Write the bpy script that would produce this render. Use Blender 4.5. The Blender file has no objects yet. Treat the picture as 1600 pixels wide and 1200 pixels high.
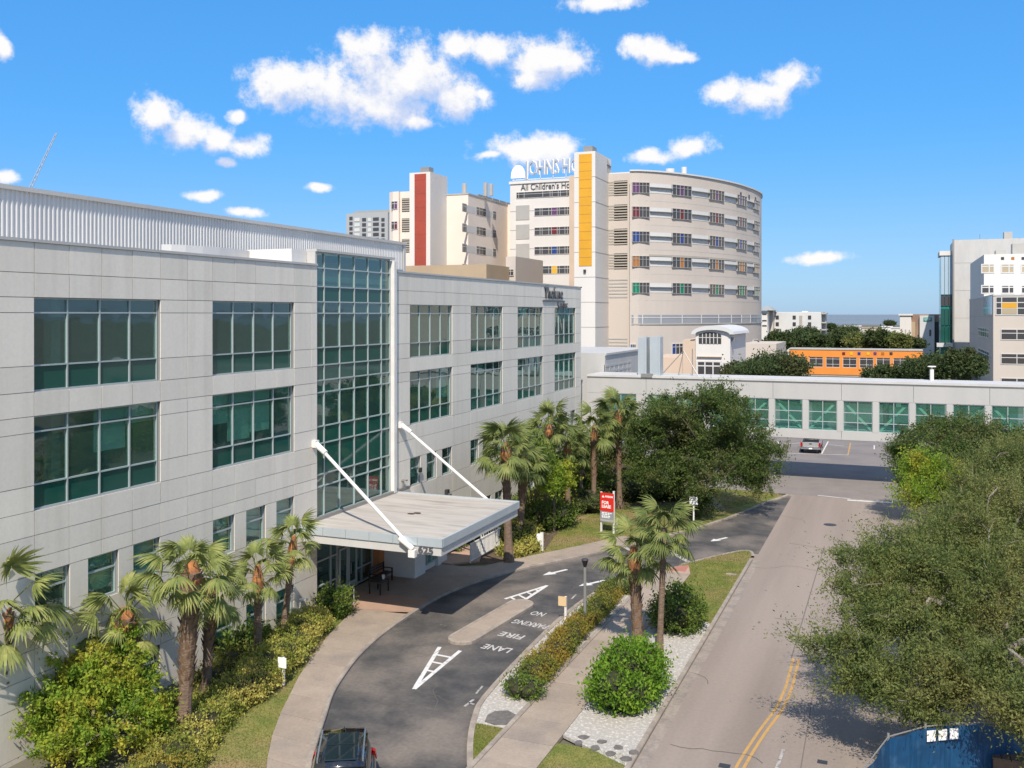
import bpy, math, random
import numpy as np
from mathutils import Vector, Matrix
S = bpy.context.scene
COL = S.collection
R = math.radians
# ------------------------------------------------------------------ camera
CAM_H, FPX, HORIZON, VPX = 14.0, 1480.0, 491.0, 1400.0
YAW = math.atan((VPX - 800) / FPX)
cam = bpy.data.cameras.new('camera'); camo = bpy.data.objects.new('camera', cam); COL.objects.link(camo)
camo.location = (0, 0, CAM_H); camo.rotation_euler = (R(90), 0, YAW)
cam.sensor_width = 36; cam.lens = 36 * FPX / 1600; cam.shift_y = -(600 - HORIZON) / 1600
cam.clip_start = 0.3; cam.clip_end = 60000
S.camera = camo
# ------------------------------------------------------------------ light
SUN = Vector((0.26, -0.84, 1.0)).normalized()
SUN_EL = math.asin(SUN.z); SUN_ROT = math.atan2(SUN.x, SUN.y)
sl = bpy.data.lights.new('sun', 'SUN'); sl.energy = 3.45; sl.angle = R(0.55); sl.color = (1.0, 0.92, 0.81)
slo = bpy.data.objects.new('sun', sl); COL.objects.link(slo)
slo.rotation_euler = (-SUN).to_track_quat('-Z', 'Y').to_euler(); slo.location = (0, -30, 60)
S.view_settings.view_transform = 'Standard'; S.view_settings.look = 'None'
S.view_settings.exposure = 0.75; S.view_settings.gamma = 1.0
S.view_settings.use_curve_mapping = False
S.cycles.max_bounces = 8; S.cycles.transparent_max_bounces = 12
S.cycles.diffuse_bounces = 5; S.cycles.glossy_bounces = 3
S.cycles.use_denoising = True
try: S.cycles.denoiser = 'OPENIMAGEDENOISE'
except Exception: pass
S.cycles.sample_clamp_indirect = 6

cY, sY = math.cos(YAW), math.sin(YAW)
def ray(u, v):
    r = (u - 800) / FPX
    return Vector((r * cY - sY, r * sY + cY, (HORIZON - v) / FPX))
def P(u, v, z=0.0):                      # pixel of the photograph -> point on the level z
    a = ray(u, v); t = (z - CAM_H) / a.z
    return Vector((t * a.x, t * a.y, z))
def PX(u, v, X):
    a = ray(u, v); t = X / a.x; return Vector((X, t * a.y, CAM_H + t * a.z))
def PY(u, v, Y):
    a = ray(u, v); t = Y / a.y; return Vector((t * a.x, Y, CAM_H + t * a.z))
def D(u, v, d): return Vector((0, 0, CAM_H)) + ray(u, v) * d
def depth(p): return -p[0] * sY + p[1] * cY

# ------------------------------------------------------------------ world
def new(nt, t, **k):
    n = nt.nodes.new(t)
    for a, b in k.items(): setattr(n, a, b)
    return n
def math_(nt, op, a, b=None, c=None, clamp=False):
    n = nt.nodes.new('ShaderNodeMath'); n.operation = op; n.use_clamp = clamp
    for i, x in enumerate((a, b, c)):
        if x is None: continue
        if isinstance(x, (int, float)): n.inputs[i].default_value = x
        else: nt.links.new(x, n.inputs[i])
    return n.outputs[0]
def maprange(nt, x, a, b, c=0.0, d=1.0, smooth=True):
    n = nt.nodes.new('ShaderNodeMapRange'); n.interpolation_type = 'SMOOTHSTEP' if smooth else 'LINEAR'
    nt.links.new(x, n.inputs[0])
    for i, q in enumerate((a, b, c, d)): n.inputs[i + 1].default_value = q
    return n.outputs[0]
world = bpy.data.worlds.new('World'); S.world = world; world.use_nodes = True
wt = world.node_tree; wt.nodes.clear()
# clouds: centre and half size, in photograph pixels, turned into azimuth / elevation
CLOUDS = [(445,132,62,40),(520,140,80,50),(605,128,85,62),(572,72,42,28),(655,110,65,50),(705,145,58,36),(600,170,95,28),(645,186,34,14),(752,146,16,11),
 (718,70,44,24),(772,76,46,24),(852,92,62,38),(892,100,36,26),(830,122,48,20),
 (1015,78,48,24),(1052,84,30,13),(1128,143,38,26),(1180,152,52,30),(1238,120,42,26),(1210,140,40,20),
 (250,178,36,34),(290,203,42,28),(340,220,40,20),(388,230,34,18),(368,182,18,9),
 (828,236,76,26),(868,226,40,20),(766,243,30,8),(1017,245,38,16),(1086,228,30,20),(935,6,66,18),
 (312,308,30,8),(356,258,18,8),(500,298,22,6),(382,336,32,7),(0,66,16,20),(8,276,20,10),(1284,404,46,11)]
def azel(u, v):
    a = ray(u, v).normalized(); return math.atan2(a.x, a.y), math.asin(a.z)
g = bpy.data.node_groups.new('cloud_density', 'ShaderNodeTree')
g.interface.new_socket('P', in_out='INPUT', socket_type='NodeSocketVector')
g.interface.new_socket('D', in_out='OUTPUT', socket_type='NodeSocketFloat')
gi, go = g.nodes.new('NodeGroupInput'), g.nodes.new('NodeGroupOutput')
wn = new(g, 'ShaderNodeTexNoise'); wn.inputs['Scale'].default_value = 11; wn.inputs['Detail'].default_value = 3
g.links.new(gi.outputs[0], wn.inputs['Vector'])
wsub = new(g, 'ShaderNodeVectorMath', operation='SUBTRACT'); g.links.new(wn.outputs['Color'], wsub.inputs[0]); wsub.inputs[1].default_value = (.5, .5, .5)
wsc = new(g, 'ShaderNodeVectorMath', operation='MULTIPLY_ADD'); g.links.new(wsub.outputs[0], wsc.inputs[0]); wsc.inputs[1].default_value = (.035, .022, 0); g.links.new(gi.outputs[0], wsc.inputs[2])
acc = None
for (u, v, ru, rv) in CLOUDS:
    a0, e0 = azel(u, v); a1, e1 = azel(u + ru, v - rv)
    ra, re = max(abs(a1 - a0), 1e-4), max(abs(e1 - e0), 1e-4)
    m = new(g, 'ShaderNodeVectorMath', operation='MULTIPLY_ADD'); g.links.new(wsc.outputs[0], m.inputs[0])
    m.inputs[1].default_value = (1 / ra, 1 / re, 0); m.inputs[2].default_value = (-a0 / ra, -e0 / re, 0)
    l = new(g, 'ShaderNodeVectorMath', operation='LENGTH'); g.links.new(m.outputs[0], l.inputs[0])
    acc = l.outputs['Value'] if acc is None else math_(g, 'SMOOTH_MIN', acc, l.outputs['Value'], 0.25)
n1 = new(g, 'ShaderNodeTexNoise'); n1.inputs['Scale'].default_value = 40; n1.inputs['Detail'].default_value = 10; n1.inputs['Roughness'].default_value = .66
g.links.new(gi.outputs[0], n1.inputs['Vector'])
d0 = math_(g, 'SUBTRACT', 1.0, acc)
d0 = math_(g, 'MAXIMUM', d0, -1.2)
d1 = math_(g, 'MULTIPLY_ADD', math_(g, 'SUBTRACT', n1.outputs['Fac'], 0.5), 2.3, d0)
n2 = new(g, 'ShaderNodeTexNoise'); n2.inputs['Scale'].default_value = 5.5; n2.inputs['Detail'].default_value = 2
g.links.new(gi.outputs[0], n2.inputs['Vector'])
far = math_(g, 'MULTIPLY_ADD', math_(g, 'SUBTRACT', n2.outputs['Fac'], 0.51), 7.0, math_(g, 'MULTIPLY', math_(g, 'SUBTRACT', n1.outputs['Fac'], 0.5), 3.0))  # extra cloud cover added outside the view to brighten and whiten the fill light
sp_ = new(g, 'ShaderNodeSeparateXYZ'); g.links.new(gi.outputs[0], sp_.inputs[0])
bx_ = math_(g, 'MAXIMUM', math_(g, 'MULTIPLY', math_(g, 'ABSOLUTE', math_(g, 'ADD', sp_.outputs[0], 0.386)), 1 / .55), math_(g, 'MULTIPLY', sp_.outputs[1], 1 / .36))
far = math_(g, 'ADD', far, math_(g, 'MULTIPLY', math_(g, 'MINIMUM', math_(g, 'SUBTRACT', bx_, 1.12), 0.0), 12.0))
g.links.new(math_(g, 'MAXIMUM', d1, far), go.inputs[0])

tc = new(wt, 'ShaderNodeTexCoord'); nrm = new(wt, 'ShaderNodeVectorMath', operation='NORMALIZE'); wt.links.new(tc.outputs['Generated'], nrm.inputs[0])
sx = new(wt, 'ShaderNodeSeparateXYZ'); wt.links.new(nrm.outputs[0], sx.inputs[0])
az = math_(wt, 'ARCTAN2', sx.outputs[0], sx.outputs[1]); el = math_(wt, 'ARCSINE', sx.outputs[2])
cb = new(wt, 'ShaderNodeCombineXYZ'); wt.links.new(az, cb.inputs[0]); wt.links.new(el, cb.inputs[1])
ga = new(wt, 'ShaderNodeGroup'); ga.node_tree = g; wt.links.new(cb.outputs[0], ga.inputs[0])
off = new(wt, 'ShaderNodeVectorMath', operation='ADD'); wt.links.new(cb.outputs[0], off.inputs[0]); off.inputs[1].default_value = (-.008, .021, 0)
gb = new(wt, 'ShaderNodeGroup'); gb.node_tree = g; wt.links.new(off.outputs[0], gb.inputs[0])
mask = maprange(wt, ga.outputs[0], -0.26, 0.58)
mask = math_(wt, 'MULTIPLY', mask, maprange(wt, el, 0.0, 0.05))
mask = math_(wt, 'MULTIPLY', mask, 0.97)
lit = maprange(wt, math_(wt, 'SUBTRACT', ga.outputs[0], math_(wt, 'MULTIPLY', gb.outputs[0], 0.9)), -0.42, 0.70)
cr = new(wt, 'ShaderNodeMix', data_type='RGBA'); wt.links.new(lit, cr.inputs[0])
cr.inputs[6].default_value = (0.58, 0.67, 0.90, 1); cr.inputs[7].default_value = (1.0, 0.98, 0.965, 1)
sky = new(wt, 'ShaderNodeTexSky', sky_type='NISHITA', sun_disc=False)
sky.sun_elevation = SUN_EL; sky.sun_rotation = SUN_ROT; sky.air_density = 1.0; sky.dust_density = 0.35; sky.ozone_density = 1.6
tn = new(wt, 'ShaderNodeMix', data_type='RGBA', blend_type='MULTIPLY'); tn.inputs[0].default_value = 1.0; wt.links.new(sky.outputs[0], tn.inputs[6]); tn.inputs[7].default_value = (.46, .75, .90, 1)
air = new(wt, 'ShaderNodeMix', data_type='RGBA'); wt.links.new(maprange(wt, el, -0.02, 0.20), air.inputs[0]); air.inputs[6].default_value = (.95, 1.2, 2.55, 1); air.inputs[7].default_value = (.16, 1.20, 3.25, 1)
hz = new(wt, 'ShaderNodeMix', data_type='RGBA'); hz.inputs[0].default_value = .70; wt.links.new(tn.outputs[2], hz.inputs[6]); wt.links.new(air.outputs[2], hz.inputs[7])
b1 = new(wt, 'ShaderNodeBackground'); b1.inputs[1].default_value = 0.15; wt.links.new(hz.outputs[2], b1.inputs[0])
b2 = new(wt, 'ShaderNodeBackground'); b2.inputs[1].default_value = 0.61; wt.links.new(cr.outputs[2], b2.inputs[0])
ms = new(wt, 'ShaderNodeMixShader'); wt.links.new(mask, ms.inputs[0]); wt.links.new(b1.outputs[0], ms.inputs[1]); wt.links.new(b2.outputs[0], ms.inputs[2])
wo = new(wt, 'ShaderNodeOutputWorld'); wt.links.new(ms.outputs[0], wo.inputs[0])

# ------------------------------------------------------------------ materials
def c4(c): return (c[0], c[1], c[2], 1.0)
MATS = {}
def mat(name, c1, c2=None, scale=3.0, rough=0.7, bump=0.0, bscale=None, metal=0.0, spec=0.4, stretch=(1, 1, 1), mid=.5, width=.35, detail=6, c3=None, s3=0.3, w3=.12, m3=.56,
        objrand=0.0, fine=0.0, finescale=60, coat=0.0):
    m = bpy.data.materials.new(name); m.use_nodes = True; nt = m.node_tree
    b = nt.nodes['Principled BSDF']; b.inputs['Roughness'].default_value = rough; b.inputs['Metallic'].default_value = metal
    b.inputs['Specular IOR Level'].default_value = spec
    if coat: b.inputs['Coat Weight'].default_value = coat; b.inputs['Coat Roughness'].default_value = .05
    col = None
    if c2 is not None or bump:
        tcn = new(nt, 'ShaderNodeTexCoord'); mp = new(nt, 'ShaderNodeMapping'); mp.inputs['Scale'].default_value = stretch
        geo = new(nt, 'ShaderNodeNewGeometry'); nt.links.new(geo.outputs['Position'], mp.inputs[0])
        n = new(nt, 'ShaderNodeTexNoise'); n.inputs['Scale'].default_value = scale; n.inputs['Detail'].default_value = detail; n.inputs['Roughness'].default_value = .62
        nt.links.new(mp.outputs[0], n.inputs['Vector'])
    if c2 is not None:
        mx = new(nt, 'ShaderNodeMix', data_type='RGBA'); nt.links.new(maprange(nt, n.outputs['Fac'], mid - width / 2, mid + width / 2), mx.inputs[0])
        mx.inputs[6].default_value = c4(c1); mx.inputs[7].default_value = c4(c2); col = mx.outputs[2]
        if c3 is not None:
            n3 = new(nt, 'ShaderNodeTexNoise'); n3.inputs['Scale'].default_value = s3; n3.inputs['Detail'].default_value = 5; nt.links.new(mp.outputs[0], n3.inputs['Vector'])
            mx3 = new(nt, 'ShaderNodeMix', data_type='RGBA'); nt.links.new(maprange(nt, n3.outputs['Fac'], m3 - w3, m3 + w3), mx3.inputs[0])
            nt.links.new(col, mx3.inputs[6]); mx3.inputs[7].default_value = c4(c3); col = mx3.outputs[2]
    else:
        rgb = new(nt, 'ShaderNodeRGB'); rgb.outputs[0].default_value = c4(c1); col = rgb.outputs[0]
    if fine:
        nf = new(nt, 'ShaderNodeTexNoise'); nf.inputs['Scale'].default_value = finescale; nf.inputs['Detail'].default_value = 2
        gf = new(nt, 'ShaderNodeNewGeometry'); nt.links.new(gf.outputs['Position'], nf.inputs['Vector'])
        vf = maprange(nt, nf.outputs['Fac'], .3, .7, 1 - fine, 1 + fine, False)
        vm = new(nt, 'ShaderNodeVectorMath', operation='SCALE'); nt.links.new(col, vm.inputs[0]); nt.links.new(vf, vm.inputs[3]); col = vm.outputs[0]
    if objrand:
        oi = new(nt, 'ShaderNodeObjectInfo'); vf = maprange(nt, oi.outputs['Random'], 0, 1, 1 - objrand, 1 + objrand, False)
        vm = new(nt, 'ShaderNodeVectorMath', operation='SCALE'); nt.links.new(col, vm.inputs[0]); nt.links.new(vf, vm.inputs[3]); col = vm.outputs[0]
    nt.links.new(col, b.inputs['Base Color'])
    if bump:
        nb = n
        if bscale:
            nb = new(nt, 'ShaderNodeTexNoise'); nb.inputs['Scale'].default_value = bscale; nb.inputs['Detail'].default_value = 4; nt.links.new(mp.outputs[0], nb.inputs['Vector'])
        bn = new(nt, 'ShaderNodeBump'); bn.inputs['Strength'].default_value = bump; bn.inputs['Distance'].default_value = .05
        nt.links.new(nb.outputs['Fac'], bn.inputs['Height']); nt.links.new(bn.outputs[0], b.inputs['Normal'])
    MATS[name] = m; return m
def leafmat(name, cols, trans=0.28, patch=None, pscale=0.5, rough=.5):
    m = bpy.data.materials.new(name); m.use_nodes = True; nt = m.node_tree; nt.nodes.clear()
    geo = new(nt, 'ShaderNodeNewGeometry'); rp = new(nt, 'ShaderNodeValToRGB'); nv = new(nt, 'ShaderNodeTexNoise'); nv.inputs['Scale'].default_value = 1.7; nv.inputs['Detail'].default_value = 3; nt.links.new(geo.outputs['Position'], nv.inputs['Vector'])
    nt.links.new(math_(nt, 'MULTIPLY_ADD', geo.outputs['Random Per Island'], .42, math_(nt, 'MULTIPLY', maprange(nt, nv.outputs['Fac'], .32, .68), .58)), rp.inputs[0])
    e = rp.color_ramp.elements
    while len(e) < len(cols): e.new(0.5)
    for i, c in enumerate(cols): e[i].position = i / (len(cols) - 1); e[i].color = c4(c)
    col = rp.outputs[0]
    if patch:
        n = new(nt, 'ShaderNodeTexNoise'); n.inputs['Scale'].default_value = pscale; n.inputs['Detail'].default_value = 4; nt.links.new(geo.outputs['Position'], n.inputs['Vector'])
        mx = new(nt, 'ShaderNodeMix', data_type='RGBA'); nt.links.new(maprange(nt, n.outputs['Fac'], .48, .64), mx.inputs[0]); nt.links.new(col, mx.inputs[6])
        r2 = new(nt, 'ShaderNodeMix', data_type='RGBA'); nt.links.new(geo.outputs['Random Per Island'], r2.inputs[0]); r2.inputs[6].default_value = c4([x * .6 for x in patch]); r2.inputs[7].default_value = c4(patch)
        nt.links.new(r2.outputs[2], mx.inputs[7]); col = mx.outputs[2]
    d = new(nt, 'ShaderNodeBsdfPrincipled'); d.inputs['Roughness'].default_value = .62; d.inputs['Specular IOR Level'].default_value = .14; nt.links.new(col, d.inputs['Base Color'])
    t = new(nt, 'ShaderNodeBsdfTranslucent'); g2 = new(nt, 'ShaderNodeGamma'); g2.inputs[1].default_value = .85; nt.links.new(col, g2.inputs[0]); nt.links.new(g2.outputs[0], t.inputs[0])
    mxs = new(nt, 'ShaderNodeMixShader'); mxs.inputs[0].default_value = trans; nt.links.new(d.outputs[0], mxs.inputs[1]); nt.links.new(t.outputs[0], mxs.inputs[2])
    o = new(nt, 'ShaderNodeOutputMaterial'); nt.links.new(mxs.outputs[0], o.inputs[0]); return m
def glassmat(name, tint, refl=1.0, base=.05):
    m = bpy.data.materials.new(name); m.use_nodes = True; nt = m.node_tree; nt.nodes.clear()
    t = new(nt, 'ShaderNodeBsdfTransparent'); t.inputs[0].default_value = c4(tint)
    gl = new(nt, 'ShaderNodeBsdfGlossy'); gl.inputs['Roughness'].default_value = .015; gl.inputs[0].default_value = (.82, .92, .9, 1)
    fr = new(nt, 'ShaderNodeFresnel'); fr.inputs[0].default_value = 1.5
    nz = new(nt, 'ShaderNodeTexNoise'); nz.inputs['Scale'].default_value = .55; nz.inputs['Detail'].default_value = 2
    ge = new(nt, 'ShaderNodeNewGeometry'); nt.links.new(ge.outputs['Position'], nz.inputs['Vector'])
    bp = new(nt, 'ShaderNodeBump'); bp.inputs['Strength'].default_value = .2; bp.inputs['Distance'].default_value = .06; nt.links.new(nz.outputs['Fac'], bp.inputs['Height'])
    nt.links.new(bp.outputs[0], gl.inputs['Normal'])
    fb = math_(nt, 'SUBTRACT', 1.0, ge.outputs['Backfacing'])
    fac = math_(nt, 'MULTIPLY', math_(nt, 'MULTIPLY_ADD', fr.outputs[0], refl, base, clamp=True), fb)
    tm = new(nt, 'ShaderNodeMix', data_type='RGBA'); nt.links.new(fb, tm.inputs[0]); tm.inputs[6].default_value = (1, 1, 1, 1); tm.inputs[7].default_value = c4(tint); nt.links.new(tm.outputs[2], t.inputs[0])
    df = new(nt, 'ShaderNodeBsdfDiffuse'); df.inputs[0].default_value = (.09, .235, .195, 1); m0 = new(nt, 'ShaderNodeMixShader'); nt.links.new(math_(nt, 'MULTIPLY', fb, .19), m0.inputs[0]); nt.links.new(t.outputs[0], m0.inputs[1]); nt.links.new(df.outputs[0], m0.inputs[2])
    mx = new(nt, 'ShaderNodeMixShader'); nt.links.new(fac, mx.inputs[0]); nt.links.new(m0.outputs[0], mx.inputs[1]); nt.links.new(gl.outputs[0], mx.inputs[2])
    o = new(nt, 'ShaderNodeOutputMaterial'); nt.links.new(mx.outputs[0], o.inputs[0]); return m

M = dict(
 bridgeglass=glassmat('bridge_green_glass', (.46,.78,.68), .9, .05), deckwhite=mat('deck_interior_white', (.62,.62,.60)),
 panel=mat('facade_panel_paint', (.735,.675,.58), (.70,.642,.552), scale=.9, stretch=(1,1,.07), rough=.6, objrand=.055, c3=(.655,.597,.51), s3=1.9, m3=.62, w3=.16, fine=.03, finescale=9),
 joint=mat('joint_sealant', (.24,.235,.225)),
 alu=mat('window_aluminium', (.40,.45,.44), rough=.4, metal=.2),
 white=mat('white_paint', (.72,.69,.65), (.65,.63,.59), scale=1.5, rough=.45),
 spandrel=mat('spandrel_glass', (.012,.075,.058), rough=.06, spec=.55),
 interior=mat('interior_paint', (.66,.65,.60), (.46,.46,.43), scale=.4),
 blind=mat('roller_blind', (.74,.74,.68), rough=.8),
 glass=glassmat('tinted_glass', (.36,.64,.57), 1.1, .10),
 clear=glassmat('clear_glass', (.58,.65,.63), 1.0, .05),
 metalclad=mat('corrugated_steel', (.62,.605,.58), (.57,.555,.535), scale=.5, stretch=(1,1,.1), rough=.42, metal=.25),
 roofing=mat('roof_membrane', (.52,.49,.44), (.40,.37,.33), scale=.7, rough=.85, bump=.2, c3=(.60,.57,.52), s3=.5),
 canopyroof=mat('canopy_membrane', (.45,.41,.36), (.36,.325,.285), scale=1.1, stretch=(.35,2.5,1), rough=.85, c3=(.25,.22,.185), s3=.55, m3=.66, w3=.09),
 fascia=mat('metal_fascia', (.55,.60,.62), (.50,.55,.58), scale=.6, rough=.35, metal=.35),
 lightgrey=mat('light_grey_render', (.52,.50,.47), (.47,.455,.43), scale=.7, rough=.65, stretch=(1,1,.3)),
 bridgewhite=mat('bridge_panel_paint', (.47,.455,.43), (.43,.42,.40), scale=.5, rough=.55, stretch=(1,1,.25)),
 orangewall=mat('terracotta_paint', (.52,.20,.08), rough=.7),
 asphalt=mat('old_asphalt', (.245,.198,.163), (.205,.166,.138), scale=.35, rough=.9, bump=.03, bscale=14, stretch=(1,.06,1), c3=(.285,.232,.192), s3=.55, m3=.5, w3=.2, fine=.05, finescale=7),
 asphalt2=mat('drive_asphalt', (.046,.045,.045), (.095,.086,.078), scale=.8, rough=.82, bump=.03, bscale=14, c3=(.18,.15,.125), s3=.30, m3=.56, w3=.15, fine=.12, finescale=7, detail=9),
 asphaltdark=mat('resurfaced_asphalt', (.19,.165,.148), (.22,.19,.17), scale=.6, rough=.9, fine=.12, finescale=10),
 asphaltlot=mat('parking_asphalt', (.17,.15,.14), (.21,.185,.17), scale=.3, rough=.9, fine=.1, finescale=8),
 concrete=mat('sidewalk_concrete', (.33,.265,.205), (.285,.228,.178), scale=.9, rough=.9, bump=.1, bscale=25, objrand=.06, c3=(.25,.205,.17), s3=.6, m3=.62, fine=.08, finescale=12),
 kerb=mat('kerb_concrete', (.34,.285,.23), (.24,.20,.165), scale=1.3, rough=.9, fine=.1, finescale=10),
 brickpave=mat('salmon_paving', (.42,.27,.19), (.36,.24,.175), scale=1.2, rough=.9, objrand=.07),
 soil=mat('mulch', (.075,.052,.036), (.13,.09,.06), scale=4, rough=1, bump=.5),
 gravel=mat('white_gravel', (.62,.57,.50), (.36,.33,.29), scale=9, rough=1, bump=.6, mid=.40, width=.3, detail=3),
 rock=mat('dark_stepping_stone', (.105,.095,.085), (.16,.145,.13), scale=5, rough=.9, bump=.3),
 lawn=mat('lawn_soil', (.115,.14,.026), (.20,.18,.05), scale=1.1, rough=1, bump=.3, bscale=20, c3=(.25,.175,.085), s3=.28, m3=.56, w3=.12, fine=.3, finescale=16),
 ground=mat('city_ground', (.10,.10,.06), (.16,.14,.11), scale=.05, rough=1),
 paint=mat('road_paint_white', (.62,.60,.57), (.36,.34,.32), scale=3.5, rough=.7, mid=.62, width=.25, fine=.1),
 paintworn=mat('worn_road_paint', (.42,.39,.36), (.12,.11,.105), scale=5, rough=.8, mid=.55, width=.3),
 yellow=mat('road_paint_yellow', (.47,.27,.08), (.33,.215,.10), scale=3, rough=.7, mid=.6),
 tactile=mat('red_tactile', (.40,.16,.12), (.33,.14,.11), scale=6, rough=.8, bump=.4),
 water=mat('sea_water', (.15,.18,.20), (.18,.21,.23), scale=.002, rough=.6, spec=.2),
 bark=mat('oak_bark', (.17,.135,.10), (.10,.08,.062), scale=5, rough=.95, bump=.6, stretch=(1,1,.3)),
 twig=mat('grey_twig', (.26,.225,.18), (.17,.14,.11), scale=4, rough=.9),
 palmbark=mat('palm_bark', (.23,.155,.105), (.13,.09,.065), scale=6, rough=.95, bump=.8, stretch=(1,1,3)),
 palmboot=mat('palm_boot', (.30,.175,.095), (.17,.11,.07), scale=4, rough=.9, objrand=.1),
 palmfibre=mat('orange_palm_fibre', (.42,.17,.055), (.22,.10,.045), scale=5, rough=.9),
 black=mat('black_paint', (.015,.015,.016), rough=.4),
 darkmetal=mat('dark_metal', (.06,.06,.062), rough=.5, metal=.4),
 greymetal=mat('grey_metal', (.30,.29,.27), rough=.5, metal=.4),
 red=mat('sign_red', (.62,.025,.018), rough=.45),
 signgrey=mat('sign_grey', (.24,.26,.28), rough=.5),
 letterwhite=mat('letter_white', (.85,.83,.80), rough=.5),
 letterdark=mat('letter_dark', (.09,.09,.095), rough=.5),
 lettergrey=mat('letter_grey', (.10,.10,.105), rough=.4),
 letterblue=mat('letter_blue_grey', (.34,.38,.46), rough=.5),
 cream=mat('hospital_cream', (.52,.455,.395), (.48,.42,.365), scale=.12, rough=.75, stretch=(1,1,.2)),
 hlit=mat('hospital_lit_cream', (.74,.64,.55), (.69,.60,.515), scale=.12, rough=.75),  # hospital cream lightened, brightness of lit walls put into the colour
 hwhite=mat('hospital_white', (.66,.62,.57), (.61,.575,.53), scale=.12, rough=.7, stretch=(1,1,.2)),
 hband=mat('hospital_band_white', (.55,.54,.52), rough=.6),
 tan=mat('hospital_tan', (.44,.33,.215), (.39,.29,.19), scale=.2, rough=.8),
 peach=mat('hospital_peach', (.58,.44,.33), (.52,.40,.30), scale=.2, rough=.8),
 hlouver=mat('louver_slat', (.36,.325,.275), rough=.6),
 hlouverdark=mat('louver_void', (.07,.06,.055), rough=.8),
 hblank=mat('blank_grey_panel', (.40,.385,.355), (.36,.345,.32), scale=.3, rough=.7),
 hred=mat('tower_red', (.36,.062,.036), (.31,.055,.034), scale=.3, rough=.6),
 hyellow=mat('tower_yellow', (.66,.33,.02), (.60,.30,.02), scale=.3, rough=.55),
 hglass=mat('hospital_dark_glass', (.055,.05,.05), rough=.08, spec=.6),
 gpurple=mat('purple_glass', (.12,.045,.13), rough=.12), gred=mat('maroon_glass', (.14,.02,.025), rough=.12),
 gblue=mat('blue_glass', (.02,.05,.20), rough=.12), gorange=mat('orange_glass', (.36,.14,.03), rough=.12),
 ggreen=mat('green_glass', (.0,.18,.09), rough=.12), gyellow=mat('yellow_glass', (.70,.40,.02), rough=.12),
 gteal=mat('teal_glass', (.02,.25,.20), rough=.12), gpale=mat('pale_blue_glass', (.36,.47,.55), rough=.08, spec=.6),
 gbeige=mat('beige_blind_glass', (.40,.33,.22), rough=.2), ggrey=mat('grey_band_glass', (.26,.27,.29), rough=.12, spec=.5),
 horange=mat('skywalk_orange', (.70,.24,.035), (.62,.21,.035), scale=.3, rough=.6),
 brown=mat('brown_brick', (.30,.20,.14), (.25,.165,.12), scale=.4, rough=.9),
 farwhite=mat('far_white_wall', (.58,.575,.55), (.52,.515,.50), scale=.1, rough=.8),
 fargrey=mat('far_grey_wall', (.36,.37,.37), rough=.8),
 coral=mat('coral_roof', (.50,.20,.13), rough=.8), roofgrey=mat('grey_roof', (.30,.30,.28), rough=.8),
 carpaint=mat('black_car_paint', (.010,.011,.014), rough=.22, spec=.5, coat=1.0),
 carglass=mat('car_glass', (.012,.018,.02), rough=.03, spec=.6),
 chrome=mat('chrome_rail', (.62,.65,.68), rough=.22, metal=.9),
 silver=mat('silver_car_paint', (.46,.46,.45), rough=.3, metal=.4, coat=.6),
 tyre=mat('tyre_rubber', (.018,.018,.018), rough=.85),
 taillight=mat('tail_light', (.34,.012,.010), rough=.15),
 bluefence=mat('blue_windscreen_mesh', (.004,.062,.155), (.004,.045,.115), scale=1.0, rough=.6, c3=(.03,.10,.20), s3=1.6, m3=.62),
 crate=mat('brown_timber', (.17,.11,.075), (.12,.08,.055), scale=3, rough=.9, stretch=(1,6,1)),
 tansign=mat('tan_sign', (.62,.44,.24), rough=.6),
)
L = dict(
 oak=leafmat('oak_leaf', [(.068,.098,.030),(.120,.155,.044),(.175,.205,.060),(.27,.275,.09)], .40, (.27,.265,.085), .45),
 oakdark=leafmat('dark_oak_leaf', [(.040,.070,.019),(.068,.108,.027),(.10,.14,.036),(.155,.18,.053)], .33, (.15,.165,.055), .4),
 lime=leafmat('yellow_green_leaf', [(.09,.165,.02),(.16,.26,.03),(.26,.36,.04),(.42,.44,.06)], .42, (.50,.46,.06), .7),
 mid=leafmat('mid_green_leaf', [(.052,.092,.018),(.092,.15,.028),(.135,.19,.036),(.20,.245,.045)], .33),
 bush=leafmat('bright_bush_leaf', [(.06,.12,.012),(.10,.20,.018),(.155,.27,.026),(.23,.34,.036)], .32),
 hedgey=leafmat('variegated_leaf', [(.11,.145,.028),(.21,.24,.045),(.36,.35,.075),(.54,.50,.14)], .32, (.58,.50,.13), .8),
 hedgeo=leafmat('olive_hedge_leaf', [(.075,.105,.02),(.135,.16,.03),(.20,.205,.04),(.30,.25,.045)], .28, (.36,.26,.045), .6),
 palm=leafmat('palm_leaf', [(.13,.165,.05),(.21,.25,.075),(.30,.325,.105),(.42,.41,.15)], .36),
 palmd=leafmat('shaded_palm_leaf', [(.10,.14,.045),(.16,.20,.06),(.22,.25,.08),(.31,.31,.11)], .34),  # palm leaf greens darkened, shade put into the colour
 far=leafmat('far_leaf', [(.036,.060,.024),(.056,.085,.030),(.076,.105,.038),(.105,.13,.048)], .28, (.095,.105,.04), .12),
 grass=leafmat('grass_blade', [(.10,.145,.022),(.15,.19,.03),(.21,.23,.045),(.30,.27,.075)], .3, (.34,.26,.11), .35),
)
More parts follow.
